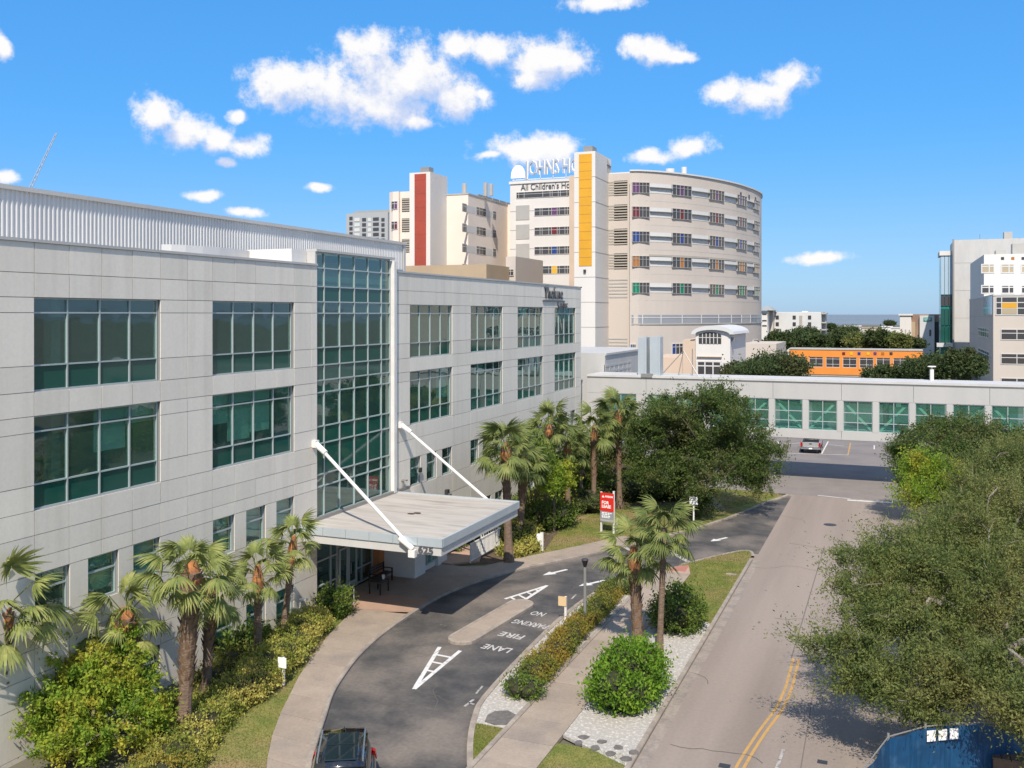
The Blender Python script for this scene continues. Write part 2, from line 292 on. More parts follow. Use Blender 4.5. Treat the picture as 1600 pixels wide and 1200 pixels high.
# ------------------------------------------------------------------ mesh helpers
WL = {}                                   # world translation of parents that are not rotated
class MB:
    def __init__(s): s.v = []; s.f = []; s.m = []
    def poly(s, pts, mi=0):
        n = len(s.v); s.v += [tuple(p) for p in pts]; s.f.append(tuple(range(n, n + len(pts)))); s.m.append(mi); return s
    def box(s, x0, x1, y0, y1, z0, z1, mi=0):
        n = len(s.v)
        s.v += [(x0,y0,z0),(x1,y0,z0),(x1,y1,z0),(x0,y1,z0),(x0,y0,z1),(x1,y0,z1),(x1,y1,z1),(x0,y1,z1)]
        for q in ((0,3,2,1),(4,5,6,7),(0,1,5,4),(1,2,6,5),(2,3,7,6),(3,0,4,7)): s.f.append(tuple(n + i for i in q)); s.m.append(mi)
        return s
    def hexa(s, b, t, mi=0):              # bottom ring and top ring (same count, counter-clockwise)
        n = len(s.v); k = len(b); s.v += [tuple(p) for p in b] + [tuple(p) for p in t]
        s.f.append(tuple(n + i for i in reversed(range(k)))); s.m.append(mi)
        s.f.append(tuple(n + k + i for i in range(k))); s.m.append(mi)
        for i in range(k):
            j = (i + 1) % k; s.f.append((n + i, n + j, n + k + j, n + k + i)); s.m.append(mi)
        return s
    def prism(s, poly, z0, z1, mi=0):
        a = sum(poly[i][0] * poly[(i + 1) % len(poly)][1] - poly[(i + 1) % len(poly)][0] * poly[i][1] for i in range(len(poly)))
        if a < 0: poly = poly[::-1]
        return s.hexa([(p[0], p[1], z0) for p in poly], [(p[0], p[1], z1) for p in poly], mi)
    def tube(s, p0, p1, r0, r1=None, k=6, mi=0):
        r1 = r0 if r1 is None else r1
        p0, p1 = Vector(p0), Vector(p1); d = (p1 - p0)
        if d.length < 1e-6: return s
        d.normalize(); a = d.orthogonal().normalized(); b = d.cross(a)
        ring = lambda c, r: [c + a * (r * math.cos(2 * math.pi * i / k)) + b * (r * math.sin(2 * math.pi * i / k)) for i in range(k)]
        return s.hexa(ring(p0, r0), ring(p1, r1), mi)
    def beam(s, p0, p1, w, h, mi=0):      # rectangular bar, h measured along the vertical
        p0, p1 = Vector(p0), Vector(p1); d = (p1 - p0).normalized()
        a = d.cross(Vector((0, 0, 1)))
        a = Vector((1, 0, 0)) if a.length < 1e-4 else a.normalized()
        b = a.cross(d).normalized(); ring = lambda c: [c + a * w/2 + b * h/2, c - a * w/2 + b * h/2, c - a * w/2 - b * h/2, c + a * w/2 - b * h/2]
        return s.hexa(ring(p0), ring(p1), mi)
    def mesh(s, name, mats):
        me = bpy.data.meshes.new(name); me.from_pydata(s.v, [], s.f)
        for m in (mats if isinstance(mats, (list, tuple)) else [mats]): me.materials.append(m)
        if any(s.m): me.polygons.foreach_set('material_index', s.m)
        me.update(); return me
    def build(s, name, mats, parent=None, bevel=0, smooth=False, loc=None):
        o = link(name, s.mesh(name, mats), parent, loc)
        if bevel:
            b = o.modifiers.new('bevel', 'BEVEL'); b.width = bevel; b.segments = 2; b.limit_method = 'ANGLE'
        if smooth:
            for p in o.data.polygons: p.use_smooth = True
        return o
def setp(o, p):
    o.parent = p
    w = WL.get(p.name)
    if w is not None: o.matrix_parent_inverse = Matrix.Translation(-w)
def link(name, me, parent=None, loc=None, rotz=0.0, local=False):
    o = bpy.data.objects.new(name, me); COL.objects.link(o)
    if loc is not None: o.location = loc
    if rotz: o.rotation_euler = (0, 0, rotz)
    WL[o.name] = Vector(loc) if (loc is not None and not rotz) else Vector((0, 0, 0))
    if rotz: WL[o.name] = None
    if parent is not None:
        if local: o.parent = parent
        else: setp(o, parent)
    return o
def tag(o, label=None, cat=None, group=None, kind=None):
    if label: o['label'] = label
    if cat: o['category'] = cat
    if group: o['group'] = group
    if kind: o['kind'] = kind
    return o
def thing(name, label, cat, loc=(0, 0, 0), group=None, rotz=0.0):
    o = bpy.data.objects.new(name, None); COL.objects.link(o); o.location = loc; o.empty_display_size = .3
    o.rotation_euler = (0, 0, rotz); WL[o.name] = Vector(loc) if not rotz else None
    return tag(o, label, cat, group)
def structure(o): o['kind'] = 'structure'; return o
MESHES = {}
def shared(key, fn):
    if key not in MESHES: MESHES[key] = fn()
    return MESHES[key]
def boxmesh(name, x, y, z, m):            # box with its corner at the origin, cached
    k = (name, round(x, 3), round(y, 3), round(z, 3), m.name)
    return shared(k, lambda: MB().box(0, x, 0, y, 0, z).mesh(name, m))
def poly_area(poly): return sum(poly[i][0] * poly[(i + 1) % len(poly)][1] - poly[(i + 1) % len(poly)][0] * poly[i][1] for i in range(len(poly))) / 2
def smooth_line(pts, n=4):                # Catmull-Rom
    pts = [Vector((p[0], p[1])) for p in pts]; out = []
    for i in range(len(pts) - 1):
        p0, p1, p2, p3 = pts[max(i-1, 0)], pts[i], pts[i+1], pts[min(i+2, len(pts)-1)]
        for k in range(n):
            t = k / n
            out.append(.5 * ((2*p1) + (-p0+p2)*t + (2*p0-5*p1+4*p2-p3)*t*t + (-p0+3*p1-3*p2+p3)*t**3))
    out.append(pts[-1]); return out
def offset(line, w, closed=False):
    out = []; n = len(line)
    for i in range(n):
        a = line[(i - 1) % n] if (closed or i > 0) else line[i]; b = line[(i + 1) % n] if (closed or i < n - 1) else line[i]
        d = (Vector(b[:2]) - Vector(a[:2])); d = d.normalized() if d.length > 1e-6 else Vector((1, 0))
        out.append(Vector((line[i][0] - d.y * w, line[i][1] + d.x * w)))
    return out
def kerb(name, line, w, z0, z1, m, closed=False, parent=None):   # swept kerb to the left of the line; a small chamfer on top
    A = [Vector(p[:2]) for p in line]; B = offset(A, w, closed); c = offset(A, .03, closed); mb = MB(); n = len(A)
    for i in range(n if closed else n - 1):
        j = (i + 1) % n
        q = lambda p, z: (p.x, p.y, z)
        mb.poly([q(A[i], z0), q(A[j], z0), q(A[j], z1 - .03), q(A[i], z1 - .03)])
        mb.poly([q(A[i], z1 - .03), q(A[j], z1 - .03), q(c[j], z1), q(c[i], z1)])
        mb.poly([q(c[i], z1), q(c[j], z1), q(B[j], z1), q(B[i], z1)])
        mb.poly([q(B[i], z1), q(B[j], z1), q(B[j], z0), q(B[i], z0)])
    return structure(mb.build(name, m, parent))
def sheet(name, poly, z, m, thick=0.0):
    p = [(q[0], q[1]) for q in poly]
    if poly_area(p) < 0: p = p[::-1]
    mb = MB()
    if thick: mb.prism(p, z - thick, z)
    else: mb.poly([(q[0], q[1], z) for q in p])
    return structure(mb.build(name, m))
def slabs(name, left, right, n, z0, z1, m, gap=.02, mats=None):
    root = bpy.data.objects.new(name, None); COL.objects.link(root); structure(root); WL[root.name] = Vector((0, 0, 0))
    def at(line, t):
        ls = [0]
        for i in range(len(line) - 1): ls.append(ls[-1] + (Vector(line[i+1][:2]) - Vector(line[i][:2])).length)
        s = t * ls[-1]
        for i in range(len(line) - 1):
            if s <= ls[i+1] + 1e-6:
                return Vector(line[i][:2]).lerp(Vector(line[i+1][:2]), (s - ls[i]) / max(ls[i+1] - ls[i], 1e-6))
        return Vector(line[-1][:2])
    for i in range(n):
        a, b, c, d = at(left, i/n), at(left, (i+1)/n), at(right, (i+1)/n), at(right, i/n)
        u = (b - a).normalized() * gap / 2
        MB().prism([a + u, b - u, c - u, d + u], z0, z1 + random.uniform(-.004, .004)).build('paving_slab', mats[i % len(mats)] if mats else m, root)
    joint = MB()
    for i in range(n): joint.poly([(*at(left, i/n), z1 - .03), (*at(right, i/n), z1 - .03), (*at(right, (i+1)/n), z1 - .03), (*at(left, (i+1)/n), z1 - .03)])
    joint.build('joint_filler', M['joint'], root)
    return root
random.seed(7); rng = np.random.default_rng(11)

def quadmesh(name, V, m, smooth=False):   # V: (n,4,3) array of separate quads
    n = V.shape[0]; me = bpy.data.meshes.new(name)
    me.vertices.add(n * 4); me.vertices.foreach_set('co', np.ascontiguousarray(V, np.float32).ravel())
    me.loops.add(n * 4); me.loops.foreach_set('vertex_index', np.arange(n * 4, dtype=np.int32))
    me.polygons.add(n); me.polygons.foreach_set('loop_start', np.arange(0, n * 4, 4, dtype=np.int32))
    try: me.polygons.foreach_set('loop_total', np.full(n, 4, np.int32))
    except Exception: pass
    me.materials.append(m); me.update(calc_edges=True); me.validate(); return me
def leaf_quads(pos, size, up=0.35, aspect=.5, outdir=None, outw=.5):
    n = len(pos); d = rng.normal(size=(n, 3)); d[:, 2] += up
    if outdir is not None: d += outdir * outw
    d /= np.linalg.norm(d, axis=1, keepdims=True) + 1e-9
    s = rng.normal(size=(n, 3)); s -= d * np.sum(s * d, axis=1, keepdims=True); s /= np.linalg.norm(s, axis=1, keepdims=True) + 1e-9
    L_ = (size * rng.uniform(.6, 1.35, n))[:, None]; w = L_ * aspect
    return np.stack([pos - d * L_ * .5, pos + s * w * .5, pos + d * L_ * .5, pos - s * w * .5], axis=1)

# ------------------------------------------------------------------ ground
# sea and land
COAST = 1350.0
sheet('ground', [(-9000, -400), (9000, -400), (9000, COAST), (-9000, COAST)], -0.06, M['ground'])
sheet('sea_water', [(-40000, COAST), (40000, COAST), (40000, 40000), (-40000, 40000)], -0.5, M['water'])

KX = -7.55                                # face of the kerb along the public road
sheet('road', [(KX - .4, -20), (8, -20), (8, 76.5), (KX - .4, 76.5)], 0.0, M['asphalt'])
sheet('road_intersection', [(-40, 76.4), (40, 76.4), (40, 90.0), (-40, 90.0)], 0.004, M['asphaltdark'])
sheet('parking_lot', [(-40, 86.0), (40, 86.0), (40, 150), (-40, 150)], 0.008, M['asphaltlot'])
# driveway
dl = [(-12.6, 19.0), (-14.9, 21.9), (-16.74, 24.84), (-18.34, 28.11), (-19.1, 29.71), (-19.64, 31.26), (-20.23, 33.35), (-20.62, 35.6), (-20.78, 37.6), (-20.84, 39.4), (-20.86, 41.2),
      (-20.7, 42.9), (-20.3, 44.75), (-19.67, 46.5), (-18.9, 48.34), (-17.8, 50.27), (-16.81, 52.0), (-16.0, 53.5), (-14.3, 56.8), (-12.5, 60.5), (-11.3, 63.4), (-10.0, 67.4), (-8.9, 71.7), (-8.1, 74.0), (-7.6, 75.6)]
drive_left = smooth_line(dl, 3)
isl = [(-10.6, 24.2), (-11.6, 25.3), (-12.28, 26.65), (-13.0, 28.27), (-13.55, 29.84), (-13.9, 31.4), (-14.15, 35.5), (-14.28, 40.5), (-14.13, 44.0), (-13.75, 46.6), (-13.0, 48.9), (-11.95, 50.95)]
isl_drive = smooth_line(isl, 3)
isr = [(-11.12, 52.2), (-10.15, 54.0), (-9.3, 55.4), (-8.6, 56.5), (-8.05, 56.85), (-7.75, 56.5), (KX, 55.6)]
isr_drive = smooth_line(isr, 3)
drive_poly = [(p.x, p.y) for p in drive_left] + [(KX + .1, 75.7), (KX + .1, 56.6)] + [(p.x + .06, p.y - .16) for p in reversed(isr_drive) if p.x < -7.9] + [(p.x + .2, p.y) for p in reversed(isl_drive)] + [(-9.5, 19)]
sheet('driveway', drive_poly, 0.004, M['asphalt2'])

# ---- left island: white gravel, grass tip, kerbs
SWL, SWR = -12.02, -10.2                  # edges of the public sidewalk
KZ = 0.13
island = [Vector((p.x, p.y)) for p in isl_drive] + [Vector((SWL, 50.6)), Vector((SWL, 24.0))]
inner = offset(isl_drive, -.17)
poly = [(p.x, p.y) for p in inner] + [(SWL - .05, 50.6), (SWL - .05, 25.9)]
lo = [q for q in poly if q[1] < 29.3]; hi = [q for q in poly if q[1] > 46.0]; md = [q for q in poly if 29.0 < q[1] < 46.6]
def clip(poly, y0, y1):
    def cut(pl, keep, yy):
        out = []
        for i in range(len(pl)):
            a, b = pl[i], pl[(i + 1) % len(pl)]
            ka, kb = keep(a[1]), keep(b[1])
            if ka: out.append(a)
            if ka != kb: t = (yy - a[1]) / (b[1] - a[1]); out.append((a[0] + (b[0] - a[0]) * t, yy))
        return out
    return cut(cut(poly, lambda y: y >= y0, y0), lambda y: y <= y1, y1)
sheet('lawn', clip(poly, 20, 29.35), KZ - .02, M['lawn'], .1)
sheet('gravel_bed', clip(poly, 29.35, 45.6), KZ - .03, M['gravel'], .1)
sheet('lawn', clip(poly, 45.6, 60), KZ - .02, M['lawn'], .1)
kerb('kerb', isl_drive, -.17, -.02, KZ, M['kerb'])
kerb('kerb', [Vector((SWL, 24.0)), Vector((SWL, 30)), Vector((SWL, 36)), Vector((SWL, 50.4))], .16, -.02, KZ + .02, M['kerb'])
# ---- public sidewalk in slabs
slabs('sidewalk', [(SWL + .02, 22), (SWL + .02, 50.5)], [(SWR, 22), (SWR, 50.5)], 17, -.02, KZ - .01, M['concrete'])
sheet('sidewalk_ramp', [(SWL + .02, 50.52), (SWR, 50.52), (-10.6, 52.6), (-11.9, 50.95)], KZ - .03, M['brickpave'], .1)
sheet('tactile_strip', [(-11.85, 50.9), (-10.55, 50.9), (-10.62, 52.3), (-11.15, 51.75)], KZ - .012, M['tactile'], .03)
# ---- right island
rpoly = [(SWR + .02, 22)] + [(KX - .15, 22), (KX - .15, 55.5)] + [(p.x - .05, p.y - .17) for p in reversed(isr_drive[:-2])] + [(-10.62, 52.2), (SWR + .02, 50.5)]
sheet('lawn', clip(rpoly, 20, 29.0), KZ - .02, M['lawn'], .1)
gp = clip(rpoly, 29.0, 43.0)
gp = [(KX - .15, 28.3), (KX - .15, 42.7), (SWR + .02, 44.5), (SWR + .02, 29.6)]
sheet('gravel_bed', gp, KZ - .008, M['gravel'], .1)
sheet('lawn', clip(rpoly, 43.0, 60), KZ - .02, M['lawn'], .1)
kline = [Vector((KX, y)) for y in (10, 20, 30, 40, 50, 55.0)]
kerb('kerb', kline, .16, -.02, KZ, M['kerb'])
kerb('kerb', [Vector((p.x, p.y)) for p in isr_drive], -.16, -.02, KZ, M['kerb'])
# ---- stepping stones
for (u, v) in [(917,1152),(931,1161),(943,1159),(929,1168),(969,1168),(955,1178),(990,1176),(979,1185)]:
    pass
stones = [(912,1152,16,6),(904,1161,13,7),(940,1159,16,6),(930,1169,15,7),(966,1168,15,7),(954,1178,15,7),(990,1176,15,7),(979,1186,18,8)]
root = bpy.data.objects.new('stepping_stone_path', None); COL.objects.link(root); structure(root); WL[root.name] = Vector((0, 0, 0))
for i, (u, v, w, h) in enumerate(stones):
    c = P(u, v, KZ); a = P(u - w, v - 1.5, KZ) - c; b = P(u + 3, v - h, KZ) - c
    pts = []
    for k in range(7):
        t = 2 * math.pi * k / 7; rr = random.uniform(.8, 1.08)
        pts.append((c.x + a.x * .55 * rr * math.cos(t) + b.x * .5 * rr * math.sin(t), c.y + a.y * .55 * rr * math.cos(t) + b.y * .55 * rr * math.sin(t)))
    MB().prism(pts, KZ - .05, KZ + random.uniform(.015, .03)).build('stepping_stone', M['rock'], root)
for (u, v, w) in ((783, 1121, .85),):
    c = P(u, v, KZ); pts = [(c.x + w * .62 * math.cos(k * math.pi / 4) * random.uniform(.85, 1.1), c.y + w * .75 * math.sin(k * math.pi / 4) * random.uniform(.85, 1.1)) for k in range(8)]
    MB().prism(pts, KZ - .06, KZ + (.02 if w > .9 else .012)).build('stepping_stone', M['rock'], root)

# ---- sidewalk in front of the building (slabs along the driveway kerb)
walk_in = [(-11.2, 19.0), (-13.4, 21.9), (-16.9, 25.1)]
dlv = [Vector((p.x, p.y)) for p in drive_left]
kerb('kerb', dlv, .18, -.02, KZ, M['kerb'])
near = [p for p in offset(dlv, .18) if p.y < 39.0]
outer = smooth_line([(-14.2, 19.2), (-16.4, 22.0), (-18.04, 24.3), (-19.4, 26.6), (-20.5, 29.0), (-21.3, 30.8), (-22.3, 33.6), (-23.0, 35.9), (-23.6, 38.6)], 3)
slabs('sidewalk', [(p.x, p.y) for p in outer], [(p.x, p.y) for p in near], 13, -.02, KZ, M['concrete'])
# forecourt under the canopy
court = [(-23.6, 38.6)] + [(p.x, p.y) for p in offset(dlv, .18) if 39.0 <= p.y < 47.3] + [(-19.9, 48.4), (-22.1, 47.3), (-25.5, 47.2), (-25.5, 38.0)]
sheet('forecourt', clip(court, 30, 41.2), KZ - .004, M['brickpave'], .1)
sheet('forecourt', clip(court, 41.2, 60), KZ - .002, M['concrete'], .1)
far_r = [p for p in offset(dlv, .18) if 47.0 < p.y < 57.5]; far_l = [(p.x, p.y) for p in offset(far_r, 1.55)]
slabs('sidewalk', far_l, [(p.x, p.y) for p in far_r], 8, -.02, KZ, M['concrete'])
# planting beds and lawns by the building
bed = [(-25.45, -5), (-25.45, 38.0), (-23.62, 38.58)] + [(p.x, p.y) for p in reversed(outer[:-1])] + [(-13.5, 18), (-13.5, -5)]
def bedz(x, y):
    k = max(0.0, min(1.0, (-21.0 - x) / 2.6)) * max(0.0, min(1.0, (32.5 - y) / 9.0)); return KZ - .03 - 1.45 * k
mb = MB(); nx = 24; ys = [-5 + i * 44 / 60 for i in range(61)]
def bed_right(y):
    o = [(p.x, p.y) for p in outer]
    if y <= o[0][1]: return o[0][0] + (o[0][1] - y) * .75
    for i in range(len(o) - 1):
        if o[i][1] <= y <= o[i+1][1]: return o[i][0] + (o[i+1][0] - o[i][0]) * (y - o[i][1]) / (o[i+1][1] - o[i][1])
    return o[-1][0] - (y - o[-1][1])
for a in range(60):
    for b in range(nx):
        def pt(yy, t): xr = min(bed_right(yy), -8); x = -25.48 + (xr + 25.48) * t; return (x, yy, bedz(x, yy))
        mb.poly([pt(ys[a], b / nx), pt(ys[a], (b + 1) / nx), pt(ys[a + 1], (b + 1) / nx), pt(ys[a + 1], b / nx)])
structure(mb.build('lawn', M['lawn']))
lawn2 = far_l[:1] + [(-22.1, 47.4), (-25.48, 47.4), (-25.48, 81.5), (-21.5, 81.5), (-21.5, 76.0), (-9.2, 76.2), (-8.4, 75.7)] + [(p.x, p.y) for p in reversed(offset(dlv, .18)) if 57.5 <= p.y < 75] + [p for p in reversed(far_l)]
sheet('lawn', lawn2, KZ - .02, M['lawn'], .1)
sheet('mulch_bed', [(-25.46, 47.45), (-22.2, 47.45), (-20.1, 48.9), (-19.2, 52.6), (-19.9, 56.5), (-20.2, 62), (-19.0, 66), (-13.2, 69.5), (-13.0, 74), (-25.46, 80)], KZ + .0, M['soil'], .1)
sheet('side_path', [(-12.6, 66.2), (-11.2, 68.0), (-14.5, 77.0), (-16.5, 77.0)], KZ + .006, M['concrete'], .1)
# ---- median
c1, c2 = Vector((-17.25, 36.9)), Vector((-16.7, 42.3))
ax = (c2 - c1).normalized(); pr = Vector((-ax.y, ax.x)); hw = .64
pts = [c1 + pr * hw * math.cos(t) - ax * hw * math.sin(t) for t in [i * math.pi / 8 for i in range(9)]] + [c2 - pr * hw * math.cos(t) + ax * hw * math.sin(t) for t in [i * math.pi / 8 for i in range(9)]]
kerb('median_kerb', pts, -.16 if poly_area(pts) < 0 else .16, -.02, .15, M['kerb'], True)
ip = offset(pts, -.16 if poly_area(pts) < 0 else .16, True)
sheet('median', ip, .14, M['concrete'], .1)
# ---- markings
def stripe(a, b, w, m='paint', z=.008, name='road_marking'):
    a, b = Vector(a[:2]), Vector(b[:2]); d = (b - a).normalized(); n = Vector((-d.y, d.x)) * w / 2
    return [(*(a + n), z), (*(a - n), z), (*(b - n), z), (*(b + n), z)]
def marks(name, items, m):
    mb = MB()
    for it in items: mb.poly(it[::-1])
    return structure(mb.build(name, m))
def lad(apex, l, r, ts, z=.008):
    A, Lp, Rp = P(*apex), P(*l), P(*r)
    out = [stripe(A, Lp, .17, z=z), stripe(A, Rp, .17, z=z + .004)]
    for t in ts: out.append(stripe(A.lerp(Lp, t), A.lerp(Rp, t), .14, z=z + .008))
    return out
marks('road_marking', lad((647,1077), (687,1011), (719,1017), (.42, .62, .8)), M['paint'])
marks('road_marking', lad((855,915), (789,936), (807,946), (.3, .5, .7, .88)), M['paint'])
def arrow(tip, tail, s=1.0, name='arrow_marking'):
    t, b = P(*tip), P(*tail); d = (t - b); ln = d.length; d.normalize(); n = Vector((-d.y, d.x, 0)); hl = ln * .42
    q = lambda f, w: (t.x - d.x * f + n.x * w, t.y - d.y * f + n.y * w, .008)
    mb = MB(); mb.poly([q(0, 0), q(hl, .30 * s), q(hl, -.30 * s)]); mb.poly([q(hl, .10 * s), q(ln, .10 * s), q(ln, -.10 * s), q(hl, -.10 * s)])
    for i, f in enumerate(mb.f):
        a = sum(mb.v[f[k]][0] * mb.v[f[(k+1) % len(f)]][1] - mb.v[f[(k+1) % len(f)]][0] * mb.v[f[k]][1] for k in range(len(f)))
        if a < 0: mb.f[i] = f[::-1]
    return structure(mb.build(name, M['paint']))
arrow((848,899), (886,890)); arrow((904,916), (944,907)); arrow((1110,846), (1136,840))
M['letterpaint'] = mat('worn_letter_paint', (.47,.44,.41), (.20,.185,.17), scale=5, rough=.8, mid=.60, width=.25)
def text_mesh(name, s, size, m, extrude=0.0, parent=None, loc=(0, 0, 0), rot=(0, 0, 0), xscale=1.0, align='CENTER', spacing=1.0, bold=0.0):
    cu = bpy.data.curves.new(name, 'FONT'); cu.body = s; cu.size = size; cu.extrude = extrude; cu.align_x = align; cu.align_y = 'CENTER'; cu.space_character = spacing; cu.offset = bold
    cu.resolution_u = 2
    t = bpy.data.objects.new(name, cu); COL.objects.link(t)
    me = bpy.data.meshes.new_from_object(t.evaluated_get(bpy.context.evaluated_depsgraph_get())); bpy.data.objects.remove(t)
    me.materials.append(m); o = bpy.data.objects.new(name, me); COL.objects.link(o); WL[o.name] = Vector((0, 0, 0))
    o.location = loc; o.rotation_euler = rot; o.scale = (xscale, 1, 1)
    if parent is not None: setp(o, parent)
    return o
for (s, u, v, sz) in (('LANE', 777, 1013, .62), ('FIRE', 800, 993, .62), ('PARKING', 829, 975, .62), ('NO', 841, 959, .62)):
    c = P(u, v); q = P(u + 12, v + 2.2 if s != 'NO' else v + 2); d = (q - c); ang = math.atan2(d.y, d.x)
    w = {'LANE': 1.3, 'FIRE': 1.15, 'PARKING': 1.75, 'NO': .7}[s]
    o = text_mesh('road_lettering', s, sz, M['letterpaint'], 0, None, (c.x, c.y, .008), (0, 0, ang + math.pi), 1.0, bold=.012); structure(o)
    o.scale = (w / max(o.dimensions.x, .01) if o.dimensions.x else 1, 1.25, 1)
marks('worn_marking', [stripe(P(726,1104), P(740,1093), .1), stripe(P(732,1098), P(741,1101), .1), stripe(P(744,1084), P(754,1072), .08), stripe(P(893,936), P(900,929), .08)], M['paintworn'])
marks('crosswalk_marking', [stripe((-12.2, 51.9), (-15.6, 55.9), .3), stripe((-10.9, 53.4), (-14.2, 57.6), .3)], M['paintworn'])
marks('road_marking', [stripe((-3.4, 75.6), (-.2, 75.7), .42, z=.012), stripe((-5.6, 76.7), (-3.2, 76.2), .16, z=.012)], M['paint'])
# parking bay lines behind the skyway
PL = [stripe(P(1224,708), P(1325,711), .14, z=.013), stripe(P(1284,709), P(1294,690), .13, z=.013), stripe(P(1225,708), P(1215,690), .13, z=.013), stripe(P(1296,695), P(1318,697), .12, z=.013), stripe(P(1366,696), P(1366,702), .12, z=.013), stripe(P(1222, 694), P(1252, 692), .12, z=.013)]
marks('parking_marking', PL, M['paint'])
marks('parking_marking', [stripe(P(1325,711), P(1329,692), .13, z=.016)], M['yellow'])
yl = smooth_line([(-3.75, 40.0), (-3.74, 38.5), (-3.73, 36.7), (-3.86, 34.56), (-4.18, 32.37), (-4.45, 29.9), (-4.6, 27)], 4)
for k in (-.11, .11):
    ln = offset(yl, k); structure(MB().build('yellow_line', M['yellow'])) if False else None
    mb = MB(); A, B = offset(ln, .05), offset(ln, -.05)
    for i in range(len(A) - 1): mb.poly([(*A[i], .008), (*A[i+1], .008), (*B[i+1], .008), (*B[i], .008)])
    structure(mb.build('yellow_line', M['yellow']))
marks('faded_yellow_line', [stripe((-3.35, 31.5), (-3.55, 27), .1)], M['paintworn'])
# sealed cracks, manhole, drain
mb = MB()
def ringdisc(mb, c, r, z, n=14, sy=1): mb.poly([(c.x + r * math.cos(2*math.pi*i/n), c.y + sy * r * math.sin(2*math.pi*i/n), z) for i in range(n)])
mb = MB(); ringdisc(mb, P(1297, 820), .42, .012); tag(mb.build('manhole_cover', M['darkmetal']), 'round dark manhole cover in the road lane short of the stop line', 'manhole')
for (u, v, w, lab) in ((1132, 1197, .17, 'small dark valve cover in the road left of the yellow line'), (1285, 1191, .15, 'small dark valve cover in tree shade near the blue fence')):
    mb = MB(); c = P(u, v); mb.box(c.x - w, c.x + w, c.y - w * .8, c.y + w * .8, -.05, .014); mb.box(c.x - w * .7, c.x + w * .7, c.y - w * .5, c.y + w * .5, .014, .022)
    tag(mb.build('valve_cover', M['darkmetal']), lab, 'valve cover', 'valve covers in the road')
M['patch'] = mat('patch_asphalt', (.045,.043,.042), (.06,.056,.053), scale=2, rough=.9)
M['seam'] = mat('seam_bitumen', (.15, .125, .11), rough=.9)
marks('asphalt_seam', [stripe((-3.95, 40), (-4.0, 60), .05, z=.007), stripe((-2.6, 24), (-2.9, 40), .035, z=.007)], M['seam'])
marks('oil_stain', [], M['asphaltdark']) if False else None


# cracks, drips and gutter dirt on the asphalt
M['crack'] = mat('crack_tar', (.125,.105,.09), rough=.95); M['gutter'] = mat('gutter_concrete', (.30,.25,.205), (.22,.185,.155), scale=1.2, rough=.9, fine=.12, finescale=8); M['drip'] = mat('oil_drip', (.12,.10,.088), (.16,.135,.115), scale=6, rough=.7)
sheet('gutter_strip', [(KX + .005, 10), (KX + .42, 10), (KX + .42, 55.2), (KX + .005, 55.2)], .005, M['gutter'])
rc = random.Random(5)
def crack(x, y, a, n, w, z):
    pts = [(x, y)]
    for i in range(n): a += rc.uniform(-.55, .55); x += math.cos(a) * .35; y += math.sin(a) * .35; pts.append((x, y))
    mb = MB(); A, B = offset([Vector(q) for q in pts], w), offset([Vector(q) for q in pts], -w)
    for i in range(n): mb.poly([(*B[i], z), (*B[i+1], z), (*A[i+1], z), (*A[i], z)])
    structure(mb.build('asphalt_crack', M['crack']))
for (x, y, a, n) in ((-6.6, 36, 1.5, 16), (-5.2, 45, 0.1, 8), (-3.0, 52, 1.6, 20), (-5.9, 60, .2, 10), (-6.8, 30.5, .3, 9), (-5.6, 66, 1.4, 14), (-2.5, 58, .1, 9)): crack(x, y, a, n, rc.uniform(.010, .018), .009)
for (x, y, a, n) in ((-17.5, 31.5, .6, 9), (-15.0, 29.8, 2.2, 8), (-18.9, 33.6, 1.2, 12), (-15.2, 45.5, 1.9, 10)): crack(x, y, a, n, .012, .0095)
mb = MB()
for k in range(22):
    x, y = rc.gauss(-5.6, .35), rc.uniform(26, 74); ringdisc(mb, Vector((x, y, 0)), rc.uniform(.02, .06), .0085 + k * 1e-5, 8, rc.uniform(1, 2.2))
for k in range(12):
    x, y = rc.gauss(-18.3, .5), rc.uniform(35, 44); ringdisc(mb, Vector((x, y, 0)), rc.uniform(.03, .07), .0105 + k * 1e-5, 8, 1.4)
o_ = mb.build('oil_drips', M['drip']); o_['kind'] = 'stuff'
# ------------------------------------------------------------------ window kit: local x = width, -y = outward, z = up
def frame_mesh(key, xs, zs, bar=.06, dep=.1, m=None, edge=None):
    def f():
        mb = MB(); e = edge or bar
        for i, x in enumerate(xs):
            w = e if i in (0, len(xs) - 1) else bar
            c = x + (w / 2 if i == 0 else -w / 2 if i == len(xs) - 1 else 0)
            mb.box(c - w / 2, c + w / 2, 0, dep, zs[0], zs[-1])
        for i in range(len(xs) - 1):
            a = xs[i] + (e if i == 0 else bar / 2); b = xs[i + 1] - (e if i == len(xs) - 2 else bar / 2)
            for j, z in enumerate(zs):
                w = e if j in (0, len(zs) - 1) else bar
                c = z + (w / 2 if j == 0 else -w / 2 if j == len(zs) - 1 else 0)
                mb.box(a, b, .004, dep - .004, c - w / 2, c + w / 2)
        return mb.mesh('window_frame', m or M['alu'])
    return shared(('frame',) + key, f)
def quad_local(name, x0, x1, z0, z1, y, m):
    k = ('pq', name, round(x1 - x0, 3), round(z1 - z0, 3), m.name)
    return shared(k, lambda: MB().box(0, x1 - x0, 0, .024, 0, z1 - z0).mesh(name, m))
